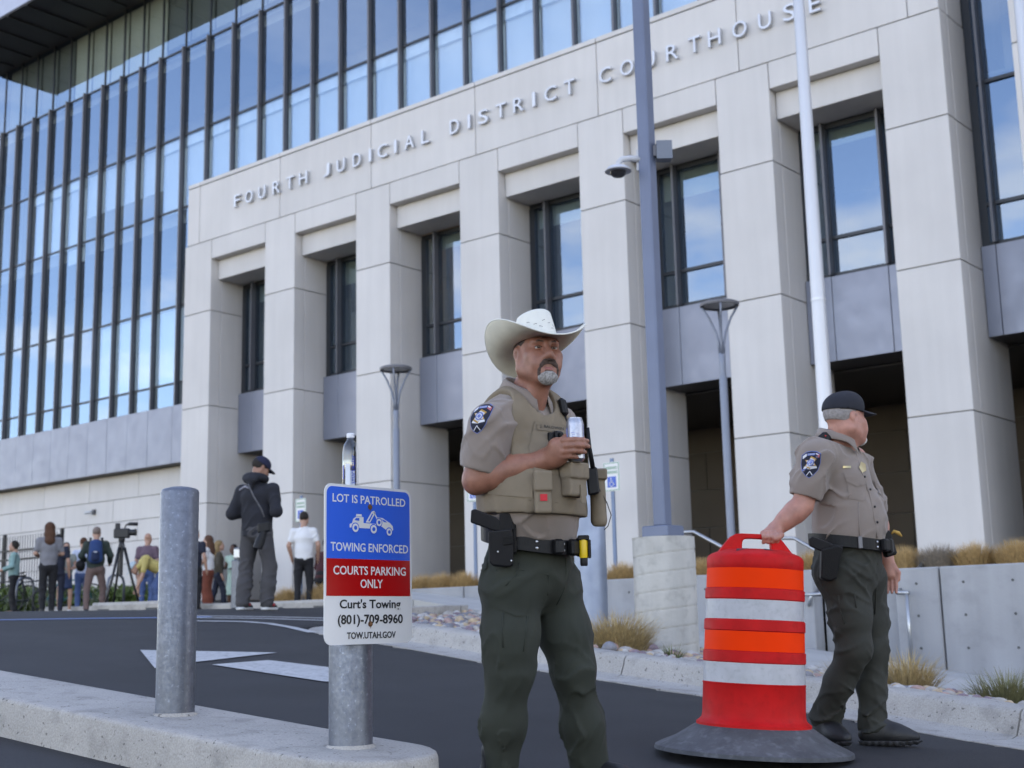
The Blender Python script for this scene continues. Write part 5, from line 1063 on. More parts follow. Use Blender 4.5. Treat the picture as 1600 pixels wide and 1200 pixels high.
# badge patch on the sleeve
M_pnavy = mat('patch_navy', (.012, .014, .03), .85, .05, 9, .2, 700); M_pgold = mat('patch_gold', (.50, .28, .06), .7); M_pblue = mat('patch_blue', (.12, .17, .42), .7); M_pwhite = mat('patch_white', (.60, .60, .64), .7); M_pred = mat('patch_red', (.45, .12, .14), .7)
def badge(c, ux, uy, dn, tree, par, s=1.0):
    sh_ = [(-.046, .050), (-.024, .064), (.0, .067), (.024, .064), (.046, .050), (.047, .005), (.038, -.030), (.018, -.056), (0, -.068), (-.018, -.056), (-.038, -.030), (-.047, .005)]
    K = lambda l: [(a*s, b*s) for a, b in l]
    pt = press('sleeve_patch', K([(a*1.05, b*1.05) for a, b in sh_])[::-1], c, ux, uy, dn, tree, .0012, M_pblue, par, 4); A_ = lambda l, o_, m, cu=2: press('patch_motif', K(l)[::-1], c, ux, uy, dn, tree, o_, m, pt, cu)
    A_(sh_, .0018, M_pnavy, 4); A_([(-.043, .046), (-.024, .058), (-.022, .044), (-.041, .030)], .0024, M_pwhite); A_([(.043, .046), (.024, .058), (.022, .044), (.041, .030)], .0024, M_pred); A_([(.036, .0495), (.024, .0565), (.0225, .051), (.0355, .044)], .003, M_pwhite)
    A_([(-.020, .046), (-.020, .058), (.020, .058), (.020, .046)], .0024, M_pblue)
    A_(star(0, .008, .034, .017, 6), .0024, M_pgold); A_(star(0, .008, .026, .015, 6), .003, M_pwhite); A_(circ(0, .008, .0185), .0036, M_pblue); A_(circ(0, .008, .0125), .0042, M_pwhite); A_(circ(0, .008, .0085), .0048, M_pblue)
    A_([(-.034, -.020), (-.030, -.010), (.030, -.010), (.034, -.020), (.0, -.026)], .0024, M_pwhite); A_([(-.016, -.055), (-.013, -.058), (.002, -.036), (-.001, -.034)], .0024, M_pwhite); A_([(.016, -.055), (.013, -.058), (-.002, -.036), (.001, -.034)], .003, M_pwhite)
    v_, f_ = text_mesh('SHERIFF', 1.0, 0); q_ = np.array(v_); lo_ = q_.min(0); hi_ = q_.max(0); q_ = (q_-lo_)/np.maximum(hi_-lo_, 1e-6); V3 = []
    for p_ in q_:
        o_ = np.array(c)+np.array(ux)*(-.018+.036*p_[0])*s+np.array(uy)*(.0485+.007*p_[1])*s; d_ = np.array(dn)/np.linalg.norm(dn); h_ = tree.ray_cast(Vector(o_-d_*.3), Vector(d_), .6); V3.append(np.array(h_[0])-d_*.0032 if h_[0] else o_)
    mobj('lettering', V3, f_, M_pwhite, pt)
    return pt
pd = AH*.86+RH*.42+UP*.0; pux = np.cross(UP, pd)*-1; pux /= np.linalg.norm(pux); badge(J(756, 655, -.20), pux, UP*.97-AH*.15+RH*.10, pd, tsh, OFF1, .86)
# trousers
tr = Vol(np.minimum(J(690, 1270, -.5), J(1010, 830, .4))-np.array((.15, .15, .02)), np.maximum(J(690, 1240, .2), J(1010, 830, .4))+np.array((.15, .15, .02)), .0075)
tr.chain([J(828, 845, .0), J(828, 885, .01)], [.146, .150], .04, (L1, 1.18)); tr.cap(J(800, 900, -.06), J(858, 905, .08), .115, .105, .06)
hR, kR, aR = J(798, 925, -.07), J(796, 1045, -.10), J(776, 1222, -.02); hL, kL, aL = J(868, 925, .09), J(896, 1045, .06), J(926, 1222, .16)
tr.chain([hR, lerp(hR, kR, .55), kR, lerp(kR, aR, .45), lerp(kR, aR, .95)], [.112, .104, .088, .080, .078], .05); tr.chain([hL, lerp(hL, kL, .55), kL, lerp(kL, aL, .45), lerp(kL, aL, .95)], [.108, .098, .084, .078, .078], .05)
tr.cap(J(794, 985, -.13), J(796, 1010, -.13), .080, .078, .03)
zk = kR[2]
def pf(x, y, z): 
    lowk = np.clip((zk+.10-z)/.25, 0, 1); return creases(.017, 22, (RH*.9+UP*.55), 4, .16)(x, y, z)*(.45+.55*lowk)+creases(.012, 33, (RH-UP*.7+AH*.4), 12, .16)(x, y, z)*(.5+.5*lowk)+creases(.006, 46, UP+RH*.2, 1)(x, y, z)
tr.field(pf); tr.plane(J(829, 838, 0), UP+F1*.22); pants1 = tr.build('trousers', M_pants, OFF1, 1); tpn = bvh(pants1)
def seam(name, pix, par, tree, m, r=.0022, off=.001):
    pts = []
    for x, y in pix:
        r_ = ray(x, y); r_ = r_/np.linalg.norm(r_); h_ = tree.ray_cast(Vector(CAM), Vector(r_))
        if h_[0]: pts.append(np.array(h_[0])-r_*off)
    if len(pts) > 1: MB().tube(pts, r, 6).build(name, m, par, True)
def flapp(name, pix, par, tree, m, thick=.004, off=.002, cuts=4):
    c = P(pix[0][0], pix[0][1], 4.0); pts = [((x-pix[0][0]), (pix[0][1]-y)) for x, y in pix]; s_ = 4.0/FPX; return press2(name, pix, par, tree, m, off, cuts, thick)
def press2(name, pix, par, tree, m, off, cuts, thick=0.0):
    bm_ = bmesh.new(); vs = [bm_.verts.new((x, y, 0)) for x, y in pix]; fc = bm_.faces.new(vs); bmesh.ops.triangulate(bm_, faces=[fc]); bmesh.ops.subdivide_edges(bm_, edges=bm_.edges[:], cuts=cuts, use_grid_fill=True); bmesh.ops.triangulate(bm_, faces=bm_.faces[:]); bad = []
    for v_ in bm_.verts:
        r_ = ray(v_.co.x, v_.co.y); r_ = r_/np.linalg.norm(r_); h_ = tree.ray_cast(Vector(CAM), Vector(r_))
        if h_[0] is None: bad.append(v_)
        else: v_.co = h_[0]+h_[1]*off
    if bad: bmesh.ops.delete(bm_, geom=bad, context='VERTS')
    bmesh.ops.recalc_face_normals(bm_, faces=bm_.faces[:])
    if bm_.faces and sum((f_.calc_center_median()-Vector(CAM)).dot(f_.normal) for f_ in bm_.faces) > 0: bmesh.ops.reverse_faces(bm_, faces=bm_.faces[:])
    if thick:
        r_ = bmesh.ops.extrude_face_region(bm_, geom=bm_.faces[:]); 
        for g_ in r_['geom']:
            if isinstance(g_, bmesh.types.BMVert): g_.co += g_.normal*thick if g_.normal.length else Vector((0, 0, 0))
    me = bpy.data.meshes.new(name); bm_.to_mesh(me); bm_.free(); me.materials.append(m); me.polygons.foreach_set('use_smooth', [True]*len(me.polygons)); o = bpy.data.objects.new(name, me); return link(o, par)
seam('vest_seam', [(775, 772), (800, 778), (830, 782)], OFF1, tve, M_vest, .0016); seam('vest_seam', [(868, 785), (890, 788), (912, 786)], OFF1, tve, M_vest, .0016)
press2('vest_panel', [(835, 657), (884, 664), (908, 700), (910, 740), (836, 742), (826, 700)], OFF1, tve, M_vest, .0035, 4); press2('vest_panel', [(762, 752), (832, 760), (832, 778), (764, 772)], OFF1, tve, M_vest, .005, 3)
nt_ = press2('name_tape', [(838, 662), (880, 668), (880, 678), (838, 672)], OFF1, tve, M_vest, .0065, 3); camtext('lettering', 'J. BALDWIN', 842, 878, 663.5, 669, 5.5, tve, M_gunk, nt_, .0080)
press2('pocket_flap', [(763, 930), (790, 938), (828, 932), (826, 952), (818, 962), (806, 963), (766, 945)], OFF1, tpn, M_pants, .005, 3)
seam('pocket_seam', [(786, 958), (784, 985), (786, 1012)], OFF1, tpn, M_pants, .004); seam('pocket_seam', [(824, 962), (822, 990), (818, 1018)], OFF1, tpn, M_pants, .003); seam('fly_seam', [(884, 872), (885, 895), (882, 920), (870, 945)], OFF1, tpn, M_pants, .003); seam('pocket_seam', [(812, 878), (805, 900), (790, 915)], OFF1, tpn, M_pants, .003); seam('yoke_seam', [(775, 890), (815, 890), (857, 898), (856, 930)], OFF1, tpn, M_pants, .0028)
press2('rear_pocket_flap', [(750, 868), (762, 872), (762, 888), (754, 893), (747, 886)], OFF1, tpn, M_pants, .005, 3)
for a, k_ in ((aR, -1), (aL, 1)):
    bt_ = Vol(np.array((a[0], a[1], -.02))-.3, np.array((a[0], a[1], .2))+.3, .007); gz = g(a[0], a[1]); b = np.array((a[0], a[1], gz)); fd = F1*.9-L1*.1
    bt_.cap(b+UP*.15, b+UP*.06-F1*.0, .058, .055, .03); bt_.cap(b+UP*.055-F1*.03, b+UP*.045+fd*.17, .05, .043, .03, (L1, 1.05)); bt_.plane(b+UP*.004, -UP); bt_.build('boot', M_boot, OFF1)
# belt with holster, pouches and flashlight
def belt(c, f_, l_, rf, rl_, hgt, par, m, tilt=0.0, th=.010):
    v_ = []; f2 = []; n_ = 64
    for i in range(n_):
        a = 2*math.pi*i/n_
        for (dr, dz) in ((0, -hgt/2), (th, -hgt/2), (th, hgt/2), (0, hgt/2)): v_.append(c+f_*math.cos(a)*(rf+dr)+l_*math.sin(a)*(rl_+dr)+UP*(dz-tilt*math.cos(a)*rf))
    for i in range(n_):
        k_ = (i+1) % n_
        for j in range(4): j2 = (j+1) % 4; f2.append((i*4+j, k_*4+j, k_*4+j2, i*4+j2))
    return mobj('duty_belt', v_, f2, m, par)
bc0 = J(829, 843, .0); blt = belt(bc0, F1, L1, .171, .197, .054, OFF1, M_leather, .24)
def bpt(deg, out=.0, dz=0.0):
    a = R_(deg); return bc0+F1*math.cos(a)*(.181+out)+L1*math.sin(a)*(.207+out)+UP*(dz-.24*math.cos(a)*.171), F1*math.cos(a)+L1*math.sin(a)
for dg_, dz in ((-38, .012), (-38, -.012), (-5, .012), (-5, -.012)):
    p, n_ = bpt(dg_, .001, dz); MB().lathe([(.006, 0), (.005, .004), (.001, .005)], p, 12, ax=tuple(n_)).build('belt_snap', M_alu, blt, True)
for dg_, w_, h_ in ((8, .055, .062), (22, .05, .07), (-14, .04, .058)):
    p, n_ = bpt(dg_, .012); t_ = np.cross(UP, n_); MB().obox(p, t_*w_/2, n_*.016, UP*h_/2, .008).build('belt_pouch', M_leather, blt)
p, n_ = bpt(42, .022, -.01); fl_ = thing('flashlight', 'yellow and black flashlight hanging from the hatted officer belt', 'flashlight')
fp = J(912, 862, -.10); MB().lathe([(.001, -.054), (.012, -.054), (.0145, -.05), (.0145, -.026), (.0125, -.02)], fp, 18, ax=(0, 0, 1)).build('head', M_gunk, fl_, True, 40); MB().lathe([(.0165, -.024), (.0175, -.02), (.0175, .042), (.0165, .046)], fp, 18).build('barrel', mat('flashlight_yellow', (.75, .48, .01), .4, .05), fl_, True, 40)
MB().obox(fp+UP*.052, RH*.022, AH*.018, UP*.010, .004).build('holder', M_leather, fl_); MB().obox(fp+RH*.022+UP*.01, RH*.006, AH*.015, UP*.035, .003).build('clip', M_leather, fl_)
gun = thing('holstered_pistol', 'black pistol in a hard holster on the hatted officer hip', 'pistol')
def hpx(x, y, dd): return J(x, y, -.22+dd)
def plate(pix, d0, d1, m, name, par, bev=.004):
    o = MB().prism([hpx(x, y, d0) for x, y in pix], (0, 0, 0), tuple(AH*(d1-d0))).build(name, m, par); bm_ = bmesh.new(); bm_.from_mesh(o.data); bmesh.ops.recalc_face_normals(bm_, faces=bm_.faces[:]); bm_.to_mesh(o.data); bm_.free()
    md_ = o.modifiers.new('bevel', 'BEVEL'); md_.width = bev; md_.segments = 3; return o
plate([(763, 830), (800, 826), (803, 845), (802, 882), (796, 886), (770, 884), (764, 878)], -.004, .040, M_gunk, 'holster', gun, .006); plate([(780, 802), (796, 800), (800, 812), (804, 828), (780, 832)], .004, .034, M_gunk, 'slide', gun)
plate([(736, 797), (742, 795), (775, 808), (784, 818), (781, 832), (768, 828), (735, 816)], .006, .030, M_gunk, 'grip', gun, .005); plate([(800, 812), (806, 818), (808, 862), (802, 866)], .008, .046, M_leather, 'belt_loop', gun); plate([(786, 838), (802, 836), (802, 850), (786, 852)], -.010, -.005, M_leather, 'retention_hood', gun, .002)
for x, y in ((799, 838), (799, 876), (778, 862)): MB().lathe([(.0035, 0), (.003, .003), (.001, .0035)], hpx(x, y, -.005), 8, ax=tuple(-AH)).build('screw', M_alu, gun)
# ------------------------------------------------------------------ the officer in the dark cap, one hand on the barrel
OFF2 = thing('person', 'officer in dark cap and tan shirt leaning on the traffic barrel', 'person', 'uniformed officers')
F2, L2 = facing(R_(66)); D2 = 6.52
def K(x, y, dd=0.0): return P(x, y, D2+dd)
CF2, CL2 = facing(R_(114)); C2 = K(1321, 655, .0); A2 = rotm(CF2, CL2, R_(2))
lo_ = np.minimum(K(1180, 950, -.6), K(1420, 590, .4)); hi_ = np.maximum(K(1180, 950, -.6), K(1420, 590, .4)); lo2 = np.minimum(lo_, np.minimum(K(1420, 950, -.5), K(1180, 590, .4))); hi2 = np.maximum(hi_, np.maximum(K(1420, 950, -.5), K(1180, 590, .4)))
sk = Vol(lo2-.03, hi2+.03, .005); hq2 = head(sk, C2, A2, .98, nose=1.0, jowl=1.08)
sk.cap(C2-A2[2]*.05-A2[1]*.035, K(1303, 712, .01), .058, .070, .025); sk.cap(C2-A2[2]*.09+A2[1]*.015, K(1318, 712, .0), .044, .058, .025)
sR2, eR2 = K(1274, 716, -.13), K(1254, 790, -.16); sL2, eL2, wL2 = K(1335, 716, .16), K(1368, 800, .24), K(1384, 872, .17)
bar_rot = Matrix.Rotation(R_(3.6), 4, ax_t); HB = np.array(Matrix.Translation(bar.location) @ bar_rot @ Vector(hp(.072, .975, 0))); HBz = np.array(Matrix.Translation(bar.location) @ bar_rot @ Vector(hp(.052, .975, 0)))
wR2 = HB+RH*.030+UP*.045+AH*.055
sk.chain([sR2, lerp(sR2, eR2, .6), eR2, lerp(eR2, wR2, .3), lerp(eR2, wR2, .65), wR2], [.064, .057, .047, .050, .041, .031], .03)
kn = HB+UP*.022+AH*.012-RH*.010; sk.cap(wR2, kn, .030, .026, .02, (RH, 1.35))
for k, (o_, r) in enumerate(((-.048, .0098), (-.026, .0102), (-.004, .0102), (.016, .0092))):
    b = HB+RH*(o_); sk.chain([b+RH*.006+UP*.022+AH*.018, b+UP*.019-AH*.020, b+UP*.000-AH*.044, b-UP*.022-AH*.030, b-UP*.026-AH*.010], [.0125, .0115, r, r*.95, r*.8], .006)
sk.chain([wR2-RH*.0-UP*.006, HB+RH*.038+UP*.010-AH*.012, HB+RH*.020-UP*.002-AH*.046, HB+RH*.006-UP*.012-AH*.050], [.018, .015, .0125, .0105], .01)
sk.chain([sL2, eL2, lerp(eL2, wL2, .3), wL2], [.06, .046, .046, .030], .03); hb_ = wL2-UP*.085+F2*.01; sk.cap(wL2, hb_, .029, .027, .02, (F2, 1.35))
for k in range(4): b = hb_+F2*(.032-.021*k)-UP*.01; sk.chain([b, b-UP*.045-L2*.008, b-UP*.078-L2*.022], [.0105, .0098, .008], .006)
sk.chain([wL2-UP*.03+F2*.03, wL2-UP*.075+F2*.056, wL2-UP*.11+F2*.055], [.014, .0115, .0095], .01)
sk.build('body', M_skin2, OFF2, 1); eyes(hq2, OFF2, .98, A2, skin=M_skin2)
M_ghair = mat('grey_cropped_hair', (.30, .27, .26), .9, .2, 90, .5, 500); M_wbeard = mat('white_beard', (.62, .60, .58), .9, .2, 120, .6, 400)
hr = Vol(C2-.15, C2+.15, .0045); hr.ell(hq2(0, -.020, .033), (.0778, .0975, .0885), A2, .004); hr.plane(hq2(0, .008, 0), A2[1]-A2[2]*.15); hr.plane(hq2(0, 0, -.030), -A2[2]-A2[1]*.25)
for m in (-1, 1): hr.ell(hq2(m*.084, -.004, -.010), (.02, .026, .04), A2, .004, True)
hr.build('hair', M_ghair, OFF2)
def goat2(r_, q_):
    r_.ell(q_(0, .088, -.112), (.030, .034, .024), A2, .01); r_.ell(q_(0, .105, -.073), (.026, .03, .017), A2, .004, True)
    for m in (-1, 1): r_.chain([q_(0, .103, -.052), q_(m*.017, .098, -.055), q_(m*.030, .086, -.068)], [.008, .008, .007], .006)
layer('goatee', C2, A2, .98, .005, goat2, M_wbeard, OFF2, (0, .085, -.09), .075, kw=dict(nose=1.0, jowl=1.08), rough=.002)
# cap
M_capc = mat('navy_cap_cloth', (.012, .013, .020), .85, .1, 20, .3, 700); capo = thing('baseball_cap', 'black baseball cap on the officer leaning on the barrel', 'cap')
cv = Vol(C2-.2, C2+.24, .0045); cv.ell(hq2(0, -.014, .050), (.0855, .107, .087), A2, .01); cv.ell(hq2(0, .035, .075), (.06, .062, .058), A2, .04); cv.plane(hq2(0, 0, .034), -A2[2]-A2[1]*.10); cv.ell(hq2(0, -.016, .036), (.080, .101, .085), A2, .002, True); crn = cv.build('crown', M_capc, capo)
v = []; f = []; n_, mm_ = 28, 8
for j in range(mm_+1):
    for i in range(n_+1):
        a = R_(-62+124*i/n_); t = j/mm_; l_, f_ = math.sin(a)*(.088+.004*t), math.cos(a)*.106+.078*t*math.cos(a)**.7*(1-.10*abs(math.sin(a))); v.append(hq2(l_, f_, .042-.016*t-.10*l_*l_/.088-.004))
f = [(j*(n_+1)+i, j*(n_+1)+i+1, (j+1)*(n_+1)+i+1, (j+1)*(n_+1)+i) for j in range(mm_) for i in range(n_)]; bl = mobj('peak', v, f, M_capc, capo, True); s_ = bl.modifiers.new('thickness', 'SOLIDIFY'); s_.thickness = .004; s_.offset = 0
MB().lathe([(.008, 0), (.006, .005), (.001, .006)], hq2(0, -.005, .137), 12, ax=tuple(A2[2])).build('button', M_capc, capo, True)
tc_ = bvh(crn); M_gthr = mat('grey_thread', (.10, .10, .11), .8); v_, f_ = text_mesh('5.11', 1.0); q_ = np.array(v_); lo3 = q_.min(0); hi3 = q_.max(0); q_ = (q_-lo3)/np.maximum(hi3-lo3, 1e-6); V3 = []
for p_ in q_:
    r_ = ray(1293+15*p_[0], 651-8*p_[1]-1.5*p_[0]); r_ = r_/np.linalg.norm(r_); h_ = tc_.ray_cast(Vector(CAM), Vector(r_)); V3.append(np.array(h_[0])-r_*.001 if h_[0] else C2)
mobj('lettering', V3, f_, M_gthr, crn)
# shirt
def torso2(vol, inf=0.0):
    c0, c1, c2, c3, c4 = K(1306, 705, .02), K(1312, 745, .02), K(1322, 795, .0), K(1326, 830, .0), K(1325, 850, .0)
    vol.cap(c0, c1, .078+inf, .125+inf, .06, (L2, 1.30)); vol.chain([c1, c2, c3, c4], [.126+inf, .143+inf, .151+inf, .151+inf], .05, (L2, 1.16)); vol.cap(K(1285, 712, -.09), K(1328, 712, .12), .068+inf, .068+inf, .06); vol.ell(K(1342, 808, -.03), (.116+inf,)*3, None, .06)
sh = Vol(lo2-.02, hi2+.02, .0065); torso2(sh, .006); up2 = (eR2-sR2)/np.linalg.norm(eR2-sR2)
sh.chain([K(1288, 712, -.08), sR2+UP*.010, lerp(sR2, eR2, .5), lerp(sR2, eR2, 1.05)], [.080, .074, .072, .077], .05); sh.chain([K(1330, 712, .1), sL2, lerp(sL2, eL2, .9)], [.085, .078, .072], .05)
sh.field(lambda x, y, z: creases(.014, 22, (RH+UP*.6), 3, .15)(x, y, z)+creases(.009, 40, (RH-UP*.8), 10, .15)(x, y, z))
cut = lerp(sR2, eR2, .83); X, Y, Z = np.meshgrid(*sh.ax, indexing='ij', sparse=True); dl = (X-cut[0])*up2[0]+(Y-cut[1])*up2[1]+(Z-cut[2])*up2[2]; q0 = K(1290, 780, -.13); lat = (X-q0[0])*-L2[0]+(Y-q0[1])*-L2[1]+((X-q0[0])*-RH[0]+(Y-q0[1])*-RH[1])*.6; near = np.sqrt((X-eR2[0])**2+(Y-eR2[1])**2+(Z-eR2[2])**2)-.16
zone = np.maximum(np.maximum(-dl, -lat-.03), near); sh.D = np.maximum(sh.D, -zone).astype(np.float32); sh.cap(lerp(sR2, eR2, .70), lerp(sR2, eR2, 1.5), .062, .068, .004, sub=True)
sh.plane(K(1325, 853), -UP-F2*.14); sh.plane(K(1308, 694, 0), UP+F2*.35); sh.cap(K(1306, 712, .01), K(1314, 650, .0), .070, .082, .004, sub=True); shirt2 = sh.build('shirt', M_shirt, OFF2, 3); t2 = bvh(shirt2)
collar(K(1309, 690, .005), F2, L2, .082, .034, M_shirt, OFF2, .35, .045, .30)
press2('pocket', [(1322, 741), (1352, 748), (1353, 781), (1346, 783), (1326, 779)], OFF2, t2, M_shirt, .003, 3); press2('pocket_flap', [(1318, 738), (1354, 745), (1352, 757), (1337, 760), (1322, 752)], OFF2, t2, M_shirt, .006, 3); press2('pocket_flap', [(1363, 748), (1375, 762), (1377, 775), (1371, 770)], OFF2, t2, M_shirt, .005, 3)
press2('name_plate', [(1316, 728), (1329, 728.5), (1329, 732), (1316, 731.5)], OFF2, t2, mat('gold_plate', (.50, .40, .22), .35, metal=.8), .005, 1); press2('badge', [(1344, 722), (1351, 726), (1352, 736), (1346, 739), (1341, 731)], OFF2, t2, mat('gold_plate', (.5, .4, .22)), .006, 2)
seam('placket', [(1336, 705), (1345, 735), (1358, 770), (1366, 810), (1370, 840)], OFF2, t2, M_shirt, .006, .001); seam('shirt_crease', [(1341, 785), (1342, 815), (1344, 840)], OFF2, t2, M_shirt, .003)
for x, y in ((1350, 745), (1359, 765), (1366, 792), (1370, 816)): c_, n_ = onv(x, y, t2); MB().lathe([(.006, 0), (.005, .003), (.001, .0035)], c_+n_*.004, 10, ax=tuple(n_)).build('button', M_gunk, OFF2, True)
pd = AH*.95+RH*.28; pux = np.cross(UP, pd)*-1; pux /= np.linalg.norm(pux); badge(K(1266.5, 726, -.2), pux, UP*.97+RH*.16, pd, t2, OFF2, .95)
mic = thing('shoulder_microphone', 'black radio microphone on the shoulder of the officer in cap', 'microphone'); MB().obox(K(1284, 688, -.07), RH*.034+UP*.026, AH*.022, UP*.020-RH*.018, .010).build('case', M_gunk, mic); MB().lathe([(.004, 0), (.001, .003)], K(1290, 681, -.10), 8, ax=tuple(-AH)).build('red_button', mat('red_tag', (.55, .01, .02)), mic)
MB().tube([K(1274, 697, -.10), K(1266, 706, -.14), K(1262, 720, -.15), K(1258, 745, -.05), K(1260, 800, .05)], .005, 8).build('coiled_lead', M_gunk, mic, True); MB().tube([K(1287, 695, -.10), K(1282, 700, -.13), K(1277, 708, -.145)], .0022, 6).build('clip_cord', M_gunk, mic, True)
# trousers
l3 = np.minimum(np.minimum(K(1230, 1185, -.4), K(1420, 1185, -.4)), np.minimum(K(1230, 830, .4), K(1420, 830, .4))); h3 = np.maximum(np.maximum(K(1230, 1185, -.4), K(1420, 1185, -.4)), np.maximum(K(1230, 830, .4), K(1420, 830, .4)))
tr = Vol(l3-.03, h3+.03, .0075); tr.chain([K(1325, 848), K(1326, 880)], [.157, .155], .04, (L2, 1.12)); tr.cap(K(1312, 895, -.06), K(1344, 895, .08), .125, .115, .06)
hR, kR, aR = K(1322, 905, -.07), K(1334, 1012, -.12), K(1286, 1126, .04); hL, kL, aL = K(1352, 905, .09), K(1362, 1015, .06), K(1364, 1140, .02)
tr.chain([hR, lerp(hR, kR, .55), kR, lerp(kR, aR, .45), lerp(kR, aR, .97)], [.114, .098, .078, .070, .070], .05); tr.chain([hL, lerp(hL, kL, .55), kL, lerp(kL, aL, .45), lerp(kL, aL, .96)], [.108, .094, .077, .070, .069], .04)
zk2 = kR[2]; tr.field(lambda x, y, z: creases(.017, 22, (RH*.9+UP*.5), 8, .16)(x, y, z)*(.45+.55*np.clip((zk2+.10-z)/.25, 0, 1))+creases(.011, 33, (RH-UP*.7), 2, .16)(x, y, z)+creases(.005, 46, UP, 6)(x, y, z)); tr.plane(K(1325, 846), UP+F2*.15); pn2 = tr.build('trousers', mat('dark_olive_trouser', (.029, .030, .024), .85, .12, 8, .2, 800), OFF2, 1); tp2 = bvh(pn2); M_p2 = MATS['dark_olive_trouser']
press2('pocket_flap', [(1293, 912), (1336, 905), (1338, 916), (1332, 924), (1296, 930)], OFF2, tp2, M_p2, .005, 3); seam('pocket_seam', [(1310, 930), (1313, 955), (1320, 975)], OFF2, tp2, M_p2, .004); seam('pocket_seam', [(1335, 926), (1338, 950)], OFF2, tp2, M_p2, .003); seam('side_seam', [(1371, 880), (1369, 920), (1367, 960)], OFF2, tp2, M_p2, .003)
for a, fd, ln in ((aR, -AH*.85+RH*.40, .17), (aL, RH*.95-AH*.2, .20)):
    gz = g(a[0], a[1]); b = np.array((a[0], a[1], gz)); fd = fd/np.linalg.norm(fd); sd_ = np.cross(UP, fd); bo = Vol(b-np.array((.35, .35, .03)), b+np.array((.35, .35, .25)), .006)
    bo.cap(b+UP*.13, b+UP*.07, .050, .048, .03); bo.cap(b+UP*.055-fd*.035, b+UP*.05+fd*ln*.55, .040, .042, .03, (sd_, 1.06)); bo.cap(b+UP*.105+fd*.02, b+UP*.05+fd*ln*.75, .040, .034, .04); bo.cap(b+UP*.05+fd*ln*.5, b+UP*.04+fd*ln*.98, .042, .027, .03, (sd_, 1.15)); bo.plane(b+UP*.022, -UP); sh_ = bo.build('shoe', M_boot, OFF2)
    so_ = Vol(b-np.array((.35, .35, .03)), b+np.array((.35, .35, .25)), .006); so_.cap(b+UP*.03-fd*.04, b+UP*.03+fd*ln*.5, .038, .046, .02, (sd_, 1.05)); so_.cap(b+UP*.03+fd*ln*.5, b+UP*.034+fd*(ln+.008), .046, .028, .02, (sd_, 1.05)); so_.plane(b+UP*.026, UP); so_.plane(b+UP*.001, -UP); so_.field(lambda x, y, z: .004*np.sin((x*fd[0]+y*fd[1])*190)*(z < gz+.02)); so_.build('sole', mat('shoe_sole', (.025, .025, .027), .7), sh_)
# belt, holster, pouches
bc2 = K(1325, 848); v = []; bl2 = belt(bc2, F2, L2, .180, .197, .054, OFF2, M_leather, .14)
def bpt2(deg, out=.0, dz=0.0): a = R_(deg); return bc2+F2*math.cos(a)*(.190+out)+L2*math.sin(a)*(.207+out)+UP*(dz-.14*math.cos(a)*.180), F2*math.cos(a)+L2*math.sin(a)
for dg_, dz in ((-34, .012), (-34, -.012)): p, n_ = bpt2(dg_, .001, dz); MB().lathe([(.006, 0), (.005, .004), (.001, .005)], p, 12, ax=tuple(n_)).build('belt_snap', M_alu, bl2, True)
p, n_ = bpt2(-62, .004); MB().obox(p, np.cross(UP, n_)*.010, n_*.005, UP*.029, .003).build('belt_keeper', mat('worn_steel', (.16, .16, .17), .5, metal=.6), bl2)
for dg_, w_, h_ in ((-20, .05, .06), (-4, .05, .07)): p, n_ = bpt2(dg_, .012); MB().obox(p, np.cross(UP, n_)*w_/2, n_*.016, UP*h_/2, .008).build('belt_pouch', M_leather, bl2)
ph_ = thing('belt_radio_case', 'black case with gold tipped cord on the front of the cap officer belt', 'case'); MB().obox(K(1386, 850, -.02), RH*.028+UP*.008, AH*.03, UP*.060-RH*.014, .008).build('case', M_leather, ph_); MB().tube([K(1392, 835, -.03), K(1397, 830, -.03), K(1404, 833, -.03), K(1409, 838, -.03)], [.003, .008, .010, .004], 8).build('cord_end', M_pgold, ph_, True)
gun2 = thing('holstered_pistol', 'black pistol in a leather holster on the cap officer hip', 'pistol')
def plate2(pix, d0, d1, m, name, par, bev=.004):
    o = MB().prism([K(x, y, -.232+d0) for x, y in pix], (0, 0, 0), tuple(AH*(d1-d0))).build(name, m, par); bm_ = bmesh.new(); bm_.from_mesh(o.data); bmesh.ops.recalc_face_normals(bm_, faces=bm_.faces[:]); bm_.to_mesh(o.data); bm_.free(); md_ = o.modifiers.new('bevel', 'BEVEL'); md_.width = bev; md_.segments = 3
plate2([(1284, 858), (1309, 852), (1318, 856), (1314, 872), (1308, 904), (1298, 908), (1283, 904)], 0, .045, M_leather, 'holster', gun2, .007); plate2([(1264, 842), (1270, 838), (1300, 849), (1306, 856), (1290, 864), (1266, 853)], .010, .036, M_gunk, 'grip', gun2, .005); plate2([(1296, 850), (1318, 852), (1316, 862), (1296, 864)], .006, .040, M_gunk, 'slide', gun2)
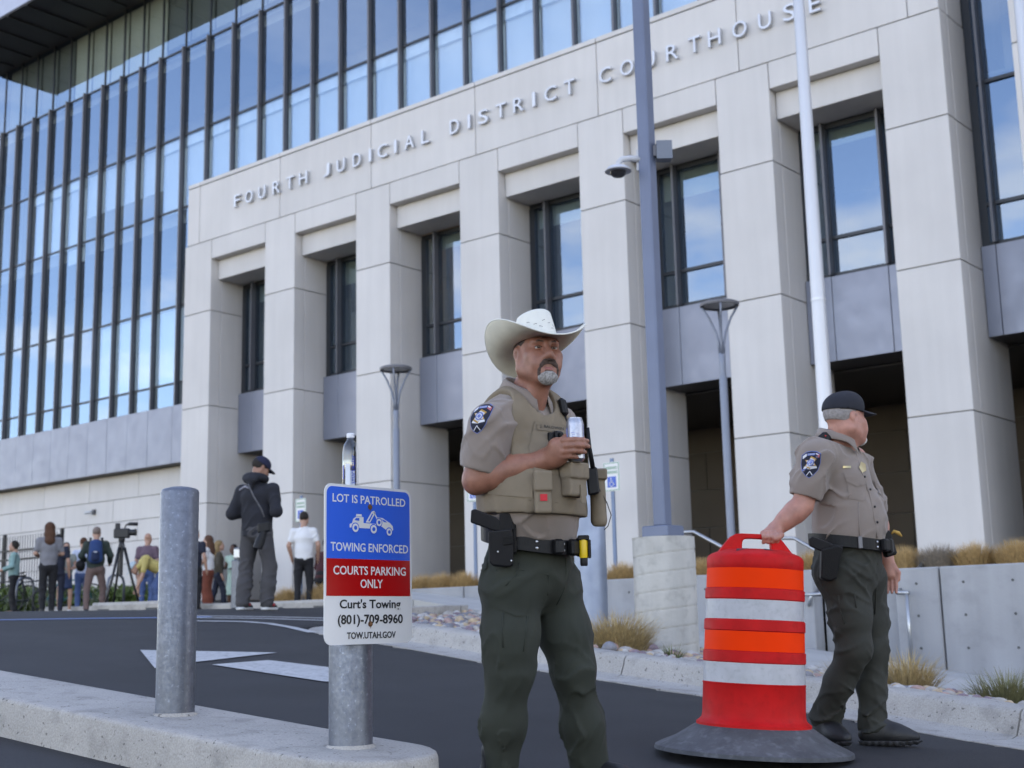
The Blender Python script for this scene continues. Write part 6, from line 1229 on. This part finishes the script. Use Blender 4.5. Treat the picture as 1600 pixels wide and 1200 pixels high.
# ------------------------------------------------------------------ people further back
def cloth(name, c): return mat(name, c, .85, .10, 12, .15, 500)
SK_L = mat('skin_light', (.46, .26, .19), .55, .08, 20); SK_D = mat('skin_deep', (.10, .045, .028), .5, .08, 20)
def person(label, px, d, H, phi, skin, top, bottom, hair, hairst='short', res=.013, legs='trousers', arms=None, shoe=None, sleeve=.55, wide=1.0, spine=None, stance=.09, group='people waiting by the building', feet=None, headturn=0.0, headpitch=0.0, topend=.50, tuck=False, step=.03, build=1.0):
    b = P(px, 950, d); b = np.array((b[0], b[1], g(b[0], b[1]))); f_, l_ = facing(R_(phi)); t = thing('person', label, 'person', group, (0, 0, 0)); s = H/1.75; W = build
    def q(l, f0, z): return b+l_*l*s+f_*f0*s+UP*z*s
    hip, ch, nk, hd = spine or ((0, 0, .93), (0, .0, 1.28), (0, -.01, 1.47), (0, .03, 1.63))
    aR_, aL_ = arms or (((-.24, -.03, 1.13), (-.25, .06, .87)), ((.24, -.03, 1.13), (.25, .06, .87)))
    pts = [q(*hip), q(*ch), q(*nk), q(*hd)]+[q(*x) for x in aR_+aL_]+[q(-.3, -.25, 0), q(.3, .3, 0)]; lo = np.min(pts, 0)-.22; hi = np.max(pts, 0)+.22
    hf, hl_ = facing(R_(phi+headturn)); A = rotm(hf, hl_, R_(headpitch)); hc = q(*hd)
    shR_, shL_ = q(ch[0]-.178*W, ch[1]-.0, ch[2]+.110*(1 if not spine else .6)), q(ch[0]+.178*W, ch[1], ch[2]+.110*(1 if not spine else .6))
    fR, fL = feet or ((-stance, step, 0), (stance, -step, 0)); kR_, kL_ = q(fR[0]*1.05, fR[1]*.6+.03, .49), q(fL[0]*1.05, fL[1]*.6+.03, .49); hR_, hL_ = q(hip[0]-.085, hip[1], hip[2]-.06), q(hip[0]+.085, hip[1], hip[2]-.06); anR, anL = q(fR[0], fR[1]-.03, .08), q(fL[0], fL[1]-.03, .08)
    v = Vol(lo, hi, res); hq_ = head(v, hc, A, s*.98, ears=True); v.cap(hc-A[2]*.05*s-A[1]*.03*s, q(*nk)-UP*.03, .055*s, .062*s, .02)
    for sh_, (e, w_) in ((shR_, aR_), (shL_, aL_)):
        e, w_ = q(*e), q(*w_); v.chain([sh_, e, lerp(e, w_, .3), w_], [.05*s*W, .040*s, .040*s, .027*s], .02); dr = (w_-e)/np.linalg.norm(w_-e); v.cap(w_, w_+dr*.07*s, .030*s, .026*s, .01)
        for k in range(3): v.cap(w_+dr*.06*s+f_*(k-1)*.018*s, w_+dr*.14*s+f_*(k-1)*.022*s, .011*s, .008*s, .004)
        v.cap(w_+dr*.03*s, w_+dr*.08*s+f_*.035*s, .012*s, .009*s, .006)
    v.chain([q(*ch), q(*hip)], [.10*s, .10*s], .03, (l_, 1.2)); v.chain([hR_, kR_, lerp(kR_, anR, .35), anR], [.075*s, .052*s, .050*s, .034*s], .02); v.chain([hL_, kL_, lerp(kL_, anL, .35), anL], [.075*s, .052*s, .050*s, .034*s], .02); v.build('body', skin, t)
    # garment for the trunk
    v = Vol(lo, hi, res); v.chain([q(*nk)-UP*.05*s, q(*ch), lerp(q(*ch), q(*hip), .6), q(*hip)], [.075*s, .122*s*W, .118*s*W, .124*s*W], .05, (l_, 1.28)); v.cap(shR_, shL_, .062*s, .062*s, .05)
    for sh_, (e, w_) in ((shR_, aR_), (shL_, aL_)):
        e, w_ = q(*e), q(*w_); a1 = lerp(sh_, e, min(sleeve, 1)); v.chain([sh_, a1], [.062*s*W, .056*s*W], .05)
        if sleeve > 1: v.chain([e, lerp(e, w_, sleeve-1)], [.060*s*W, .046*s*W], .03)
    v.cap(q(*nk), hc, .054*s, .05*s, .003, sub=True); v.field(creases(.012, 18, UP+RH*.6, int(px) % 9)); dv = (q(*hip)-q(*ch)); dv /= np.linalg.norm(dv); v.plane(q(hip[0], hip[1], hip[2])+dv*(.10*s if not tuck else .0), dv); v.build('top', top, t)
    v = Vol(lo-.05, hi+.05, res)
    v.chain([q(*hip)+UP*.05*s, q(*hip)-UP*.04*s], [.118*s*W, .125*s*W], .03, (l_, 1.2))
    if legs == 'skirt': v.chain([q(*hip), q(0, 0, .58)], [.125*s, .150*s], .04, (l_, 1.25)); v.plane(q(0, 0, .60), -UP)
    elif legs == 'dress': v.chain([q(*hip), q(0, 0, .40)], [.13*s, .19*s], .04, (l_, 1.2)); v.plane(q(0, 0, .42), -UP)
    else:
        w1 = wide
        for a, k_, an in ((hR_, kR_, anR), (hL_, kL_, anL)): v.chain([a, k_, lerp(k_, an, .5), lerp(k_, an, .98)], [.092*s*W, .066*s*(.5+.5*w1), .058*s*w1, .056*s*w1], .03)
        v.field(creases(.016, 18, RH+UP*.6, int(px) % 7))
    v.plane(q(*hip)+UP*.07*s, UP) if not spine else None; v.build('skirt' if legs == 'skirt' else ('dress_skirt' if legs == 'dress' else 'trousers'), bottom, t)
    for an in (anR, anL):
        c = np.array((an[0], an[1], g(an[0], an[1]))) if not feet else an-UP*.08*s; bo = Vol(c-.3, c+.3, min(res, .011)); bo.cap(c+UP*.07*s, c+UP*.05*s, .042*s, .042*s, .02); bo.cap(c+UP*.045*s-f_*.02*s, c+UP*.035*s+f_*.16*s, .042*s, .034*s, .02); bo.plane(c+UP*.003, -UP); bo.build('shoe', shoe or M_boot, t)
    if hair is not None:
        v = Vol(hc-.45*s, hc+.3*s, min(res, .010)); hq2_ = lambda l, f0, u: hc+s*(A[0]*l+A[1]*f0+A[2]*u)
        v.ell(hq2_(0, -.024, .036), (.083*s, .105*s, .095*s), A, .01); v.plane(hq2_(0, .045, .0), A[1]-A[2]*.55)
        if hairst == 'short': v.plane(hq2_(0, 0, -.055), -A[2]-A[1]*.3)
        if hairst == 'bob': v.ell(hq2_(0, -.03, -.02), (.088*s, .085*s, .09*s), A, .03); v.plane(hq2_(0, .03, 0), A[1]-A[2]*.2)
        if hairst == 'long': v.chain([hq2_(0, -.055, .02), hq2_(0, -.085, -.12), hq2_(0, -.115, -.25), hq2_(0, -.11, -.36)], [.082*s, .078*s, .072*s, .045*s], .03, (A[0], 1.25)); v.plane(hq2_(0, .035, 0), A[1]-A[2]*.3)
        v.field(lambda x, y, z: .004*wob(x, y, z, 90, 3, 5)); v.build('hair', hair, t)
    return t, q, hc, A, s, (f_, l_)
Hd, Hb, Hbl, Hbk = cloth('hair_dark', (.02, .015, .012)), cloth('hair_brown', (.085, .035, .018)), cloth('hair_blond', (.26, .17, .08)), cloth('hair_black', (.01, .009, .009))
K_teal, K_grey, K_black, K_navy = cloth('teal_blouse', (.20, .34, .33)), cloth('grey_top', (.20, .20, .22)), cloth('black_cloth', (.010, .010, .013)), cloth('navy_cloth', (.014, .018, .035))
K_jean, K_lblue, K_brown, K_rust, K_mint = cloth('denim', (.06, .11, .25)), cloth('pale_blue_shirt', (.50, .56, .70)), cloth('taupe_trousers', (.16, .105, .095)), cloth('rust_trousers', (.20, .05, .028)), cloth('mint_dress', (.36, .50, .42))
K_yel, K_purp, K_dgreen, K_olive, K_sage = cloth('yellow_shirt', (.50, .40, .14)), cloth('plum_polo', (.14, .09, .12)), cloth('dark_green_jacket', (.03, .045, .038)), cloth('olive_cardigan', (.06, .05, .035)), cloth('sage_top', (.24, .26, .24))
M_wshoe = mat('white_shoe', (.6, .6, .6), .5); M_sand = mat('sandal', (.3, .18, .11), .6)
bendarm = (((-.25, .0, 1.14), (-.16, .26, 1.12)), ((.25, .0, 1.14), (.14, .27, 1.10)))
person('woman in teal blouse and dark trousers at the far left edge', 19, 29.5, 1.62, -75, SK_L, K_teal, K_black, Hd, 'bob', arms=(((-.24, .02, 1.13), (-.2, .28, 1.05)), ((.24, .02, 1.13), (.2, .24, 1.05))), sleeve=1.8, shoe=M_sand)
person('woman with long brown hair, grey top and black trousers', 73, 24.3, 1.66, 205, SK_L, K_grey, K_black, Hb, 'long', arms=bendarm, sleeve=.7)
person('person in navy clothes hidden behind the woman with long brown hair', 87, 27.0, 1.60, 190, SK_L, K_navy, K_navy, Hbk, 'short')
t, q, hc, A, s, fr_ = person('dark-haired woman in sunglasses, grey top and denim skirt', 100, 29.5, 1.57, 25, SK_L, K_sage, cloth('denim_skirt', (.03, .05, .11)), Hd, 'bob', legs='skirt', arms=(((-.25, .0, 1.14), (-.08, .22, 1.10)), ((.25, .0, 1.14), (.06, .24, 1.06))), sleeve=.25, shoe=M_wshoe, stance=.13)
MB().obox(hc+A[1]*.10*s+A[2]*.004*s, A[0]*.06*s, A[1]*.006*s, A[2]*.016*s).build('sunglasses', M_gunk, t)
person('man in pale blue shirt and jeans beside the blue backpack', 127, 30.0, 1.70, 200, SK_L, K_lblue, K_jean, Hb, 'short', sleeve=1.9, arms=bendarm)
t, q, hc, A, s, (f_, l_) = person('man with shaved head, dark jacket, taupe trousers and blue backpack', 147, 27.3, 1.76, 195, SK_L, K_dgreen, K_brown, mat('shaved_hair', (.20, .15, .13), .8), 'short', sleeve=1.85, stance=.15, step=.10, arms=(((-.29, .02, 1.16), (-.27, .22, 1.02)), ((.29, .02, 1.16), (.22, .25, 1.08))), build=1.06)
bk = thing('backpack', 'bright blue backpack on the man with shaved head', 'backpack'); c = q(0, -.20, 1.24); v = Vol(c-.4, c+.4, .011); v.cap(q(0, -.17, 1.40), q(0, -.185, 1.08), .085*s, .10*s, .03, (l_, 1.45)); v.build('pack', cloth('backpack_blue', (.015, .05, .16)), bk); v = Vol(c-.4, c+.4, .011); v.cap(q(0, -.26, 1.20), q(0, -.265, 1.08), .05, .055, .02, (l_, 1.6)); v.build('front_pocket', cloth('backpack_navy', (.008, .02, .06)), bk)
MB().tube([q(-.10, -.10, 1.50), q(-.12, .0, 1.52), q(-.12, .11, 1.40)], .02, 8).build('strap', K_navy, bk, True); MB().tube([q(.10, -.10, 1.50), q(.12, .0, 1.52), q(.12, .11, 1.40)], .02, 8).build('strap', K_navy, bk, True); MB().obox(q(0, -.305, 1.22), l_*.035, f_*.004, UP*.008).build('logo_tab', M_white, bk)
bg_ = thing('camera_bag', 'black camera bag held by the man with blue backpack', 'bag'); c = q(.30, .12, .98); v = Vol(c-.3, c+.3, .011); v.cap(c-f_*.03, c+f_*.10-UP*.05, .10, .085, .03); v.build('bag', K_black, bg_); MB().tube([c+UP*.08, q(.22, .0, 1.3), q(.1, -.1, 1.48)], .012, 6).build('strap', K_black, bg_, True)
person('bald man in plum polo shirt and jeans seen from behind', 228, 29.0, 1.72, 180, SK_L, K_purp, K_jean, None, sleeve=.7, shoe=M_boot)
t, q, hc, A, s, (f_, l_) = person('person bending down in yellow shirt, pale cap and jeans', 243, 26.6, 1.70, -70, SK_L, K_yel, K_jean, None, spine=((0, -.10, .86), (0, .22, 1.02), (0, .36, .98), (0, .46, .90)), arms=(((-.22, .33, .72), (-.2, .34, .45)), ((.2, .30, .72), (.18, .40, .48))), headpitch=-55, sleeve=.7)
cpv = Vol(hc-.2, hc+.2, .010); cpv.ell(hc+A[2]*.03-A[1]*.01, (.092, .115, .092), A, .01); cpv.plane(hc+A[2]*.02, -A[2]); cp_ = thing('baseball_cap', 'pale blue cap on the person bending down', 'cap'); cpv.build('crown', cloth('pale_cap', (.40, .50, .56)), cp_); MB().obox(hc+A[1]*.14+A[2]*.03, A[0]*.07, A[1]*.05, A[2]*.004, .003).build('peak', cloth('pale_cap', (.4, .5, .56)), cp_)
person('person in dark clothes almost hidden behind the plain bollard', 302, 26.5, 1.66, 170, SK_L, K_navy, K_black, Hd, 'short')
t, q, hc, A, s, (f_, l_) = person('woman in white top and rust wide-legged trousers', 324, 28.6, 1.63, -100, SK_L, M_white, K_rust, Hb, 'long', arms=(((-.22, .0, 1.14), (-.18, .24, 1.08)), ((.22, .0, 1.14), (.18, .22, 1.05))), wide=1.9, sleeve=.6, tuck=True, shoe=M_wshoe)
hb3 = thing('shoulder_bag', 'grey blue bag hanging beside the woman in white top', 'bag'); c = q(.0, .30, .86); v = Vol(c-.3, c+.3, .011); v.cap(c+UP*.06, c-UP*.10, .075, .095, .03, (f_, 1.2)); v.build('bag', cloth('bag_slate', (.06, .075, .11)), hb3); MB().tube([c+UP*.12, q(-.1, .15, 1.25), q(-.12, .02, 1.42)], .01, 6).build('strap', cloth('bag_slate', (.06, .075, .11)), hb3, True)
person('woman with long fair hair, dark cardigan and black trousers', 340, 30.5, 1.62, 110, SK_L, K_olive, K_navy, Hbl, 'long', sleeve=1.7, step=.16, shoe=M_wshoe)
person('woman with dark skin in mint green dress near the pillar', 364, 31.5, 1.58, -20, SK_D, K_mint, K_mint, Hbk, 'bob', legs='dress', arms=bendarm, sleeve=.2)
t, q, hc, A, s, fr_ = person('man in white shirt and black trousers seen from behind', 474, 24.2, 1.78, 178, SK_L, M_white, K_black, Hd, 'short', sleeve=.62, arms=(((-.27, -.02, 1.14), (-.24, .10, .93)), ((.27, -.02, 1.14), (.24, .10, .93))), stance=.10, build=1.03, res=.011)
person('person in black crouching behind the man in white shirt', 508, 25.2, 1.70, 150, SK_D, cloth('maroon_top', (.06, .012, .015)), K_black, Hbk, 'short', spine=((0, -.1, .62), (0, .02, .98), (0, .05, 1.12), (0, .08, 1.26)), arms=(((-.24, .05, .82), (-.2, .25, .72)), ((.24, .05, .82), (.2, .25, .72))), sleeve=1.8)
# the photographer in the dark hoodie
K_hood = mat('hoodie_cloth', (.016, .017, .024), .9, .1, 12, .2, 600); K_chr = mat('charcoal_trousers', (.055, .053, .058), .85, .1, 10, .2, 600); M_sneak = mat('sneaker_black', (.02, .02, .022), .5)
t, q, hc, A, s, (f_, l_) = person('photographer in black hoodie, navy cap and charcoal trousers seen from behind', 400, 15.4, 1.80, 158, mat('skin_tan', (.30, .15, .10), .5, .08, 20), K_hood, K_chr, Hd, 'short', res=.0085, sleeve=1.85, wide=1.45, build=1.16, arms=(((-.30, -.07, 1.10), (-.14, .20, 1.12)), ((.30, -.06, 1.10), (.12, .24, 1.14))), headturn=-35, headpitch=-28, stance=.13, step=.05, shoe=M_sneak, spine=((0, 0, .93), (0, .0, 1.29), (0, .02, 1.47), (0, .07, 1.62)))
v = Vol(q(0, 0, 1.3)-.4, q(0, 0, 1.3)+.45, .008)
ring = [q(.115*math.sin(a), -.03-.10*math.cos(a)*(1 if math.cos(a) > 0 else .6), 1.485+.03*math.cos(a)) for a in np.linspace(0, 2*math.pi, 17)]; v.chain(ring, [.038*s]*17, .02); v.cap(q(-.05, -.145, 1.47), q(.05, -.145, 1.47), .045, .045, .03); v.cap(q(0, -.15, 1.46), q(0, -.165, 1.38), .05, .03, .03); v.field(creases(.008, 30, RH, 3)); v.build('hood', K_hood, t)
hm = Vol(q(0, 0, .9)-.35, q(0, 0, .9)+.35, .008); hm.chain([q(0, 0, .95), q(0, 0, .84)], [.150*s, .145*s], .02, (l_, 1.25)); hm.plane(q(0, 0, .90), UP); hm.plane(q(0, 0, .83), -UP); hm.field(lambda x, y, z: .002*np.sin(np.arctan2(y-q(0, 0, 0)[1], x-q(0, 0, 0)[0])*90)); hm.build('hem_band', K_hood, t)
cv = Vol(hc-.24, hc+.26, .006); cv.ell(hc+s*(A[1]*-.012+A[2]*.042), (.092*s, .114*s, .098*s), A, .01); cv.plane(hc+A[2]*.028*s, -A[2]-A[1]*.1); cp_ = thing('baseball_cap', 'navy baseball cap on the photographer in black hoodie', 'cap'); cv.build('crown', cloth('navy_cap', (.010, .013, .040)), cp_)
v_ = []; n_ = 16
for j in range(5):
    for i in range(n_+1): a = R_(-60+120*i/n_); k_ = j/4; v_.append(hc+s*(A[0]*math.sin(a)*.09+A[1]*(math.cos(a)*.108+.07*k_*math.cos(a)**.7)+A[2]*(.036-.015*k_-.9*(math.sin(a)*.09)**2)))
o = mobj('peak', v_, [(j*(n_+1)+i, j*(n_+1)+i+1, (j+1)*(n_+1)+i+1, (j+1)*(n_+1)+i) for j in range(4) for i in range(n_)], cloth('navy_cap', (.01, .013, .04)), cp_, True); s_ = o.modifiers.new('thickness', 'SOLIDIFY'); s_.thickness = .005
for o in [c for c in t.children if c.name.startswith('shoe')]:
    bb = np.array([v2.co[:] for v2 in o.data.vertices]); lo4 = bb.min(0); zc = lo4[2]; cc = bb.mean(0)
    so_ = Vol(bb.min(0)-.03, bb.max(0)+.03, .008); so_.cap(np.array((cc[0], cc[1], zc+.02))-f_*.09*s, np.array((cc[0], cc[1], zc+.02))+f_*.10*s, .050, .044, .02); so_.plane((0, 0, zc+.032), UP); so_.plane((0, 0, zc-.001), -UP); so_.build('sole', M_wshoe, o); MB().obox(np.array((cc[0], cc[1], zc+.062))+RH*.03, RH*.035, AH*.048, UP*.018, .01).build('red_panel', mat('sneaker_red', (.40, .015, .02), .5), o)
cmr = thing('stills_camera', 'black camera with long lens hanging at the photographer hip', 'camera'); cb_ = P(413, 824, 15.0); MB().obox(cb_, RH*.07+UP*.01, AH*.05, UP*.055, .012).build('body', M_gunk, cmr); MB().lathe([(.042, 0), (.047, .03), (.047, .10), (.055, .13), (.055, .23), (.001, .231)], cb_-UP*.02, 18, ax=tuple(-UP*.95-RH*.30-AH*.1)).build('lens', M_gunk, cmr, True, 40)
MB().tube([P(378, 762, 15.08), P(388, 757, 15.02), P(396, 775, 15.0), P(408, 795, 15.0), P(413, 808, 15.0)], .009, 8).build('strap', mat('strap_grey', (.10, .10, .11), .7, .5, 60), cmr, True); MB().tube([P(375, 766, 15.1), P(383, 760, 15.04), P(391, 764, 15.04)], .014, 8).build('strap_buckles', mat('strap_pattern', (.25, .25, .30), .7, .6, 90), cmr, True)
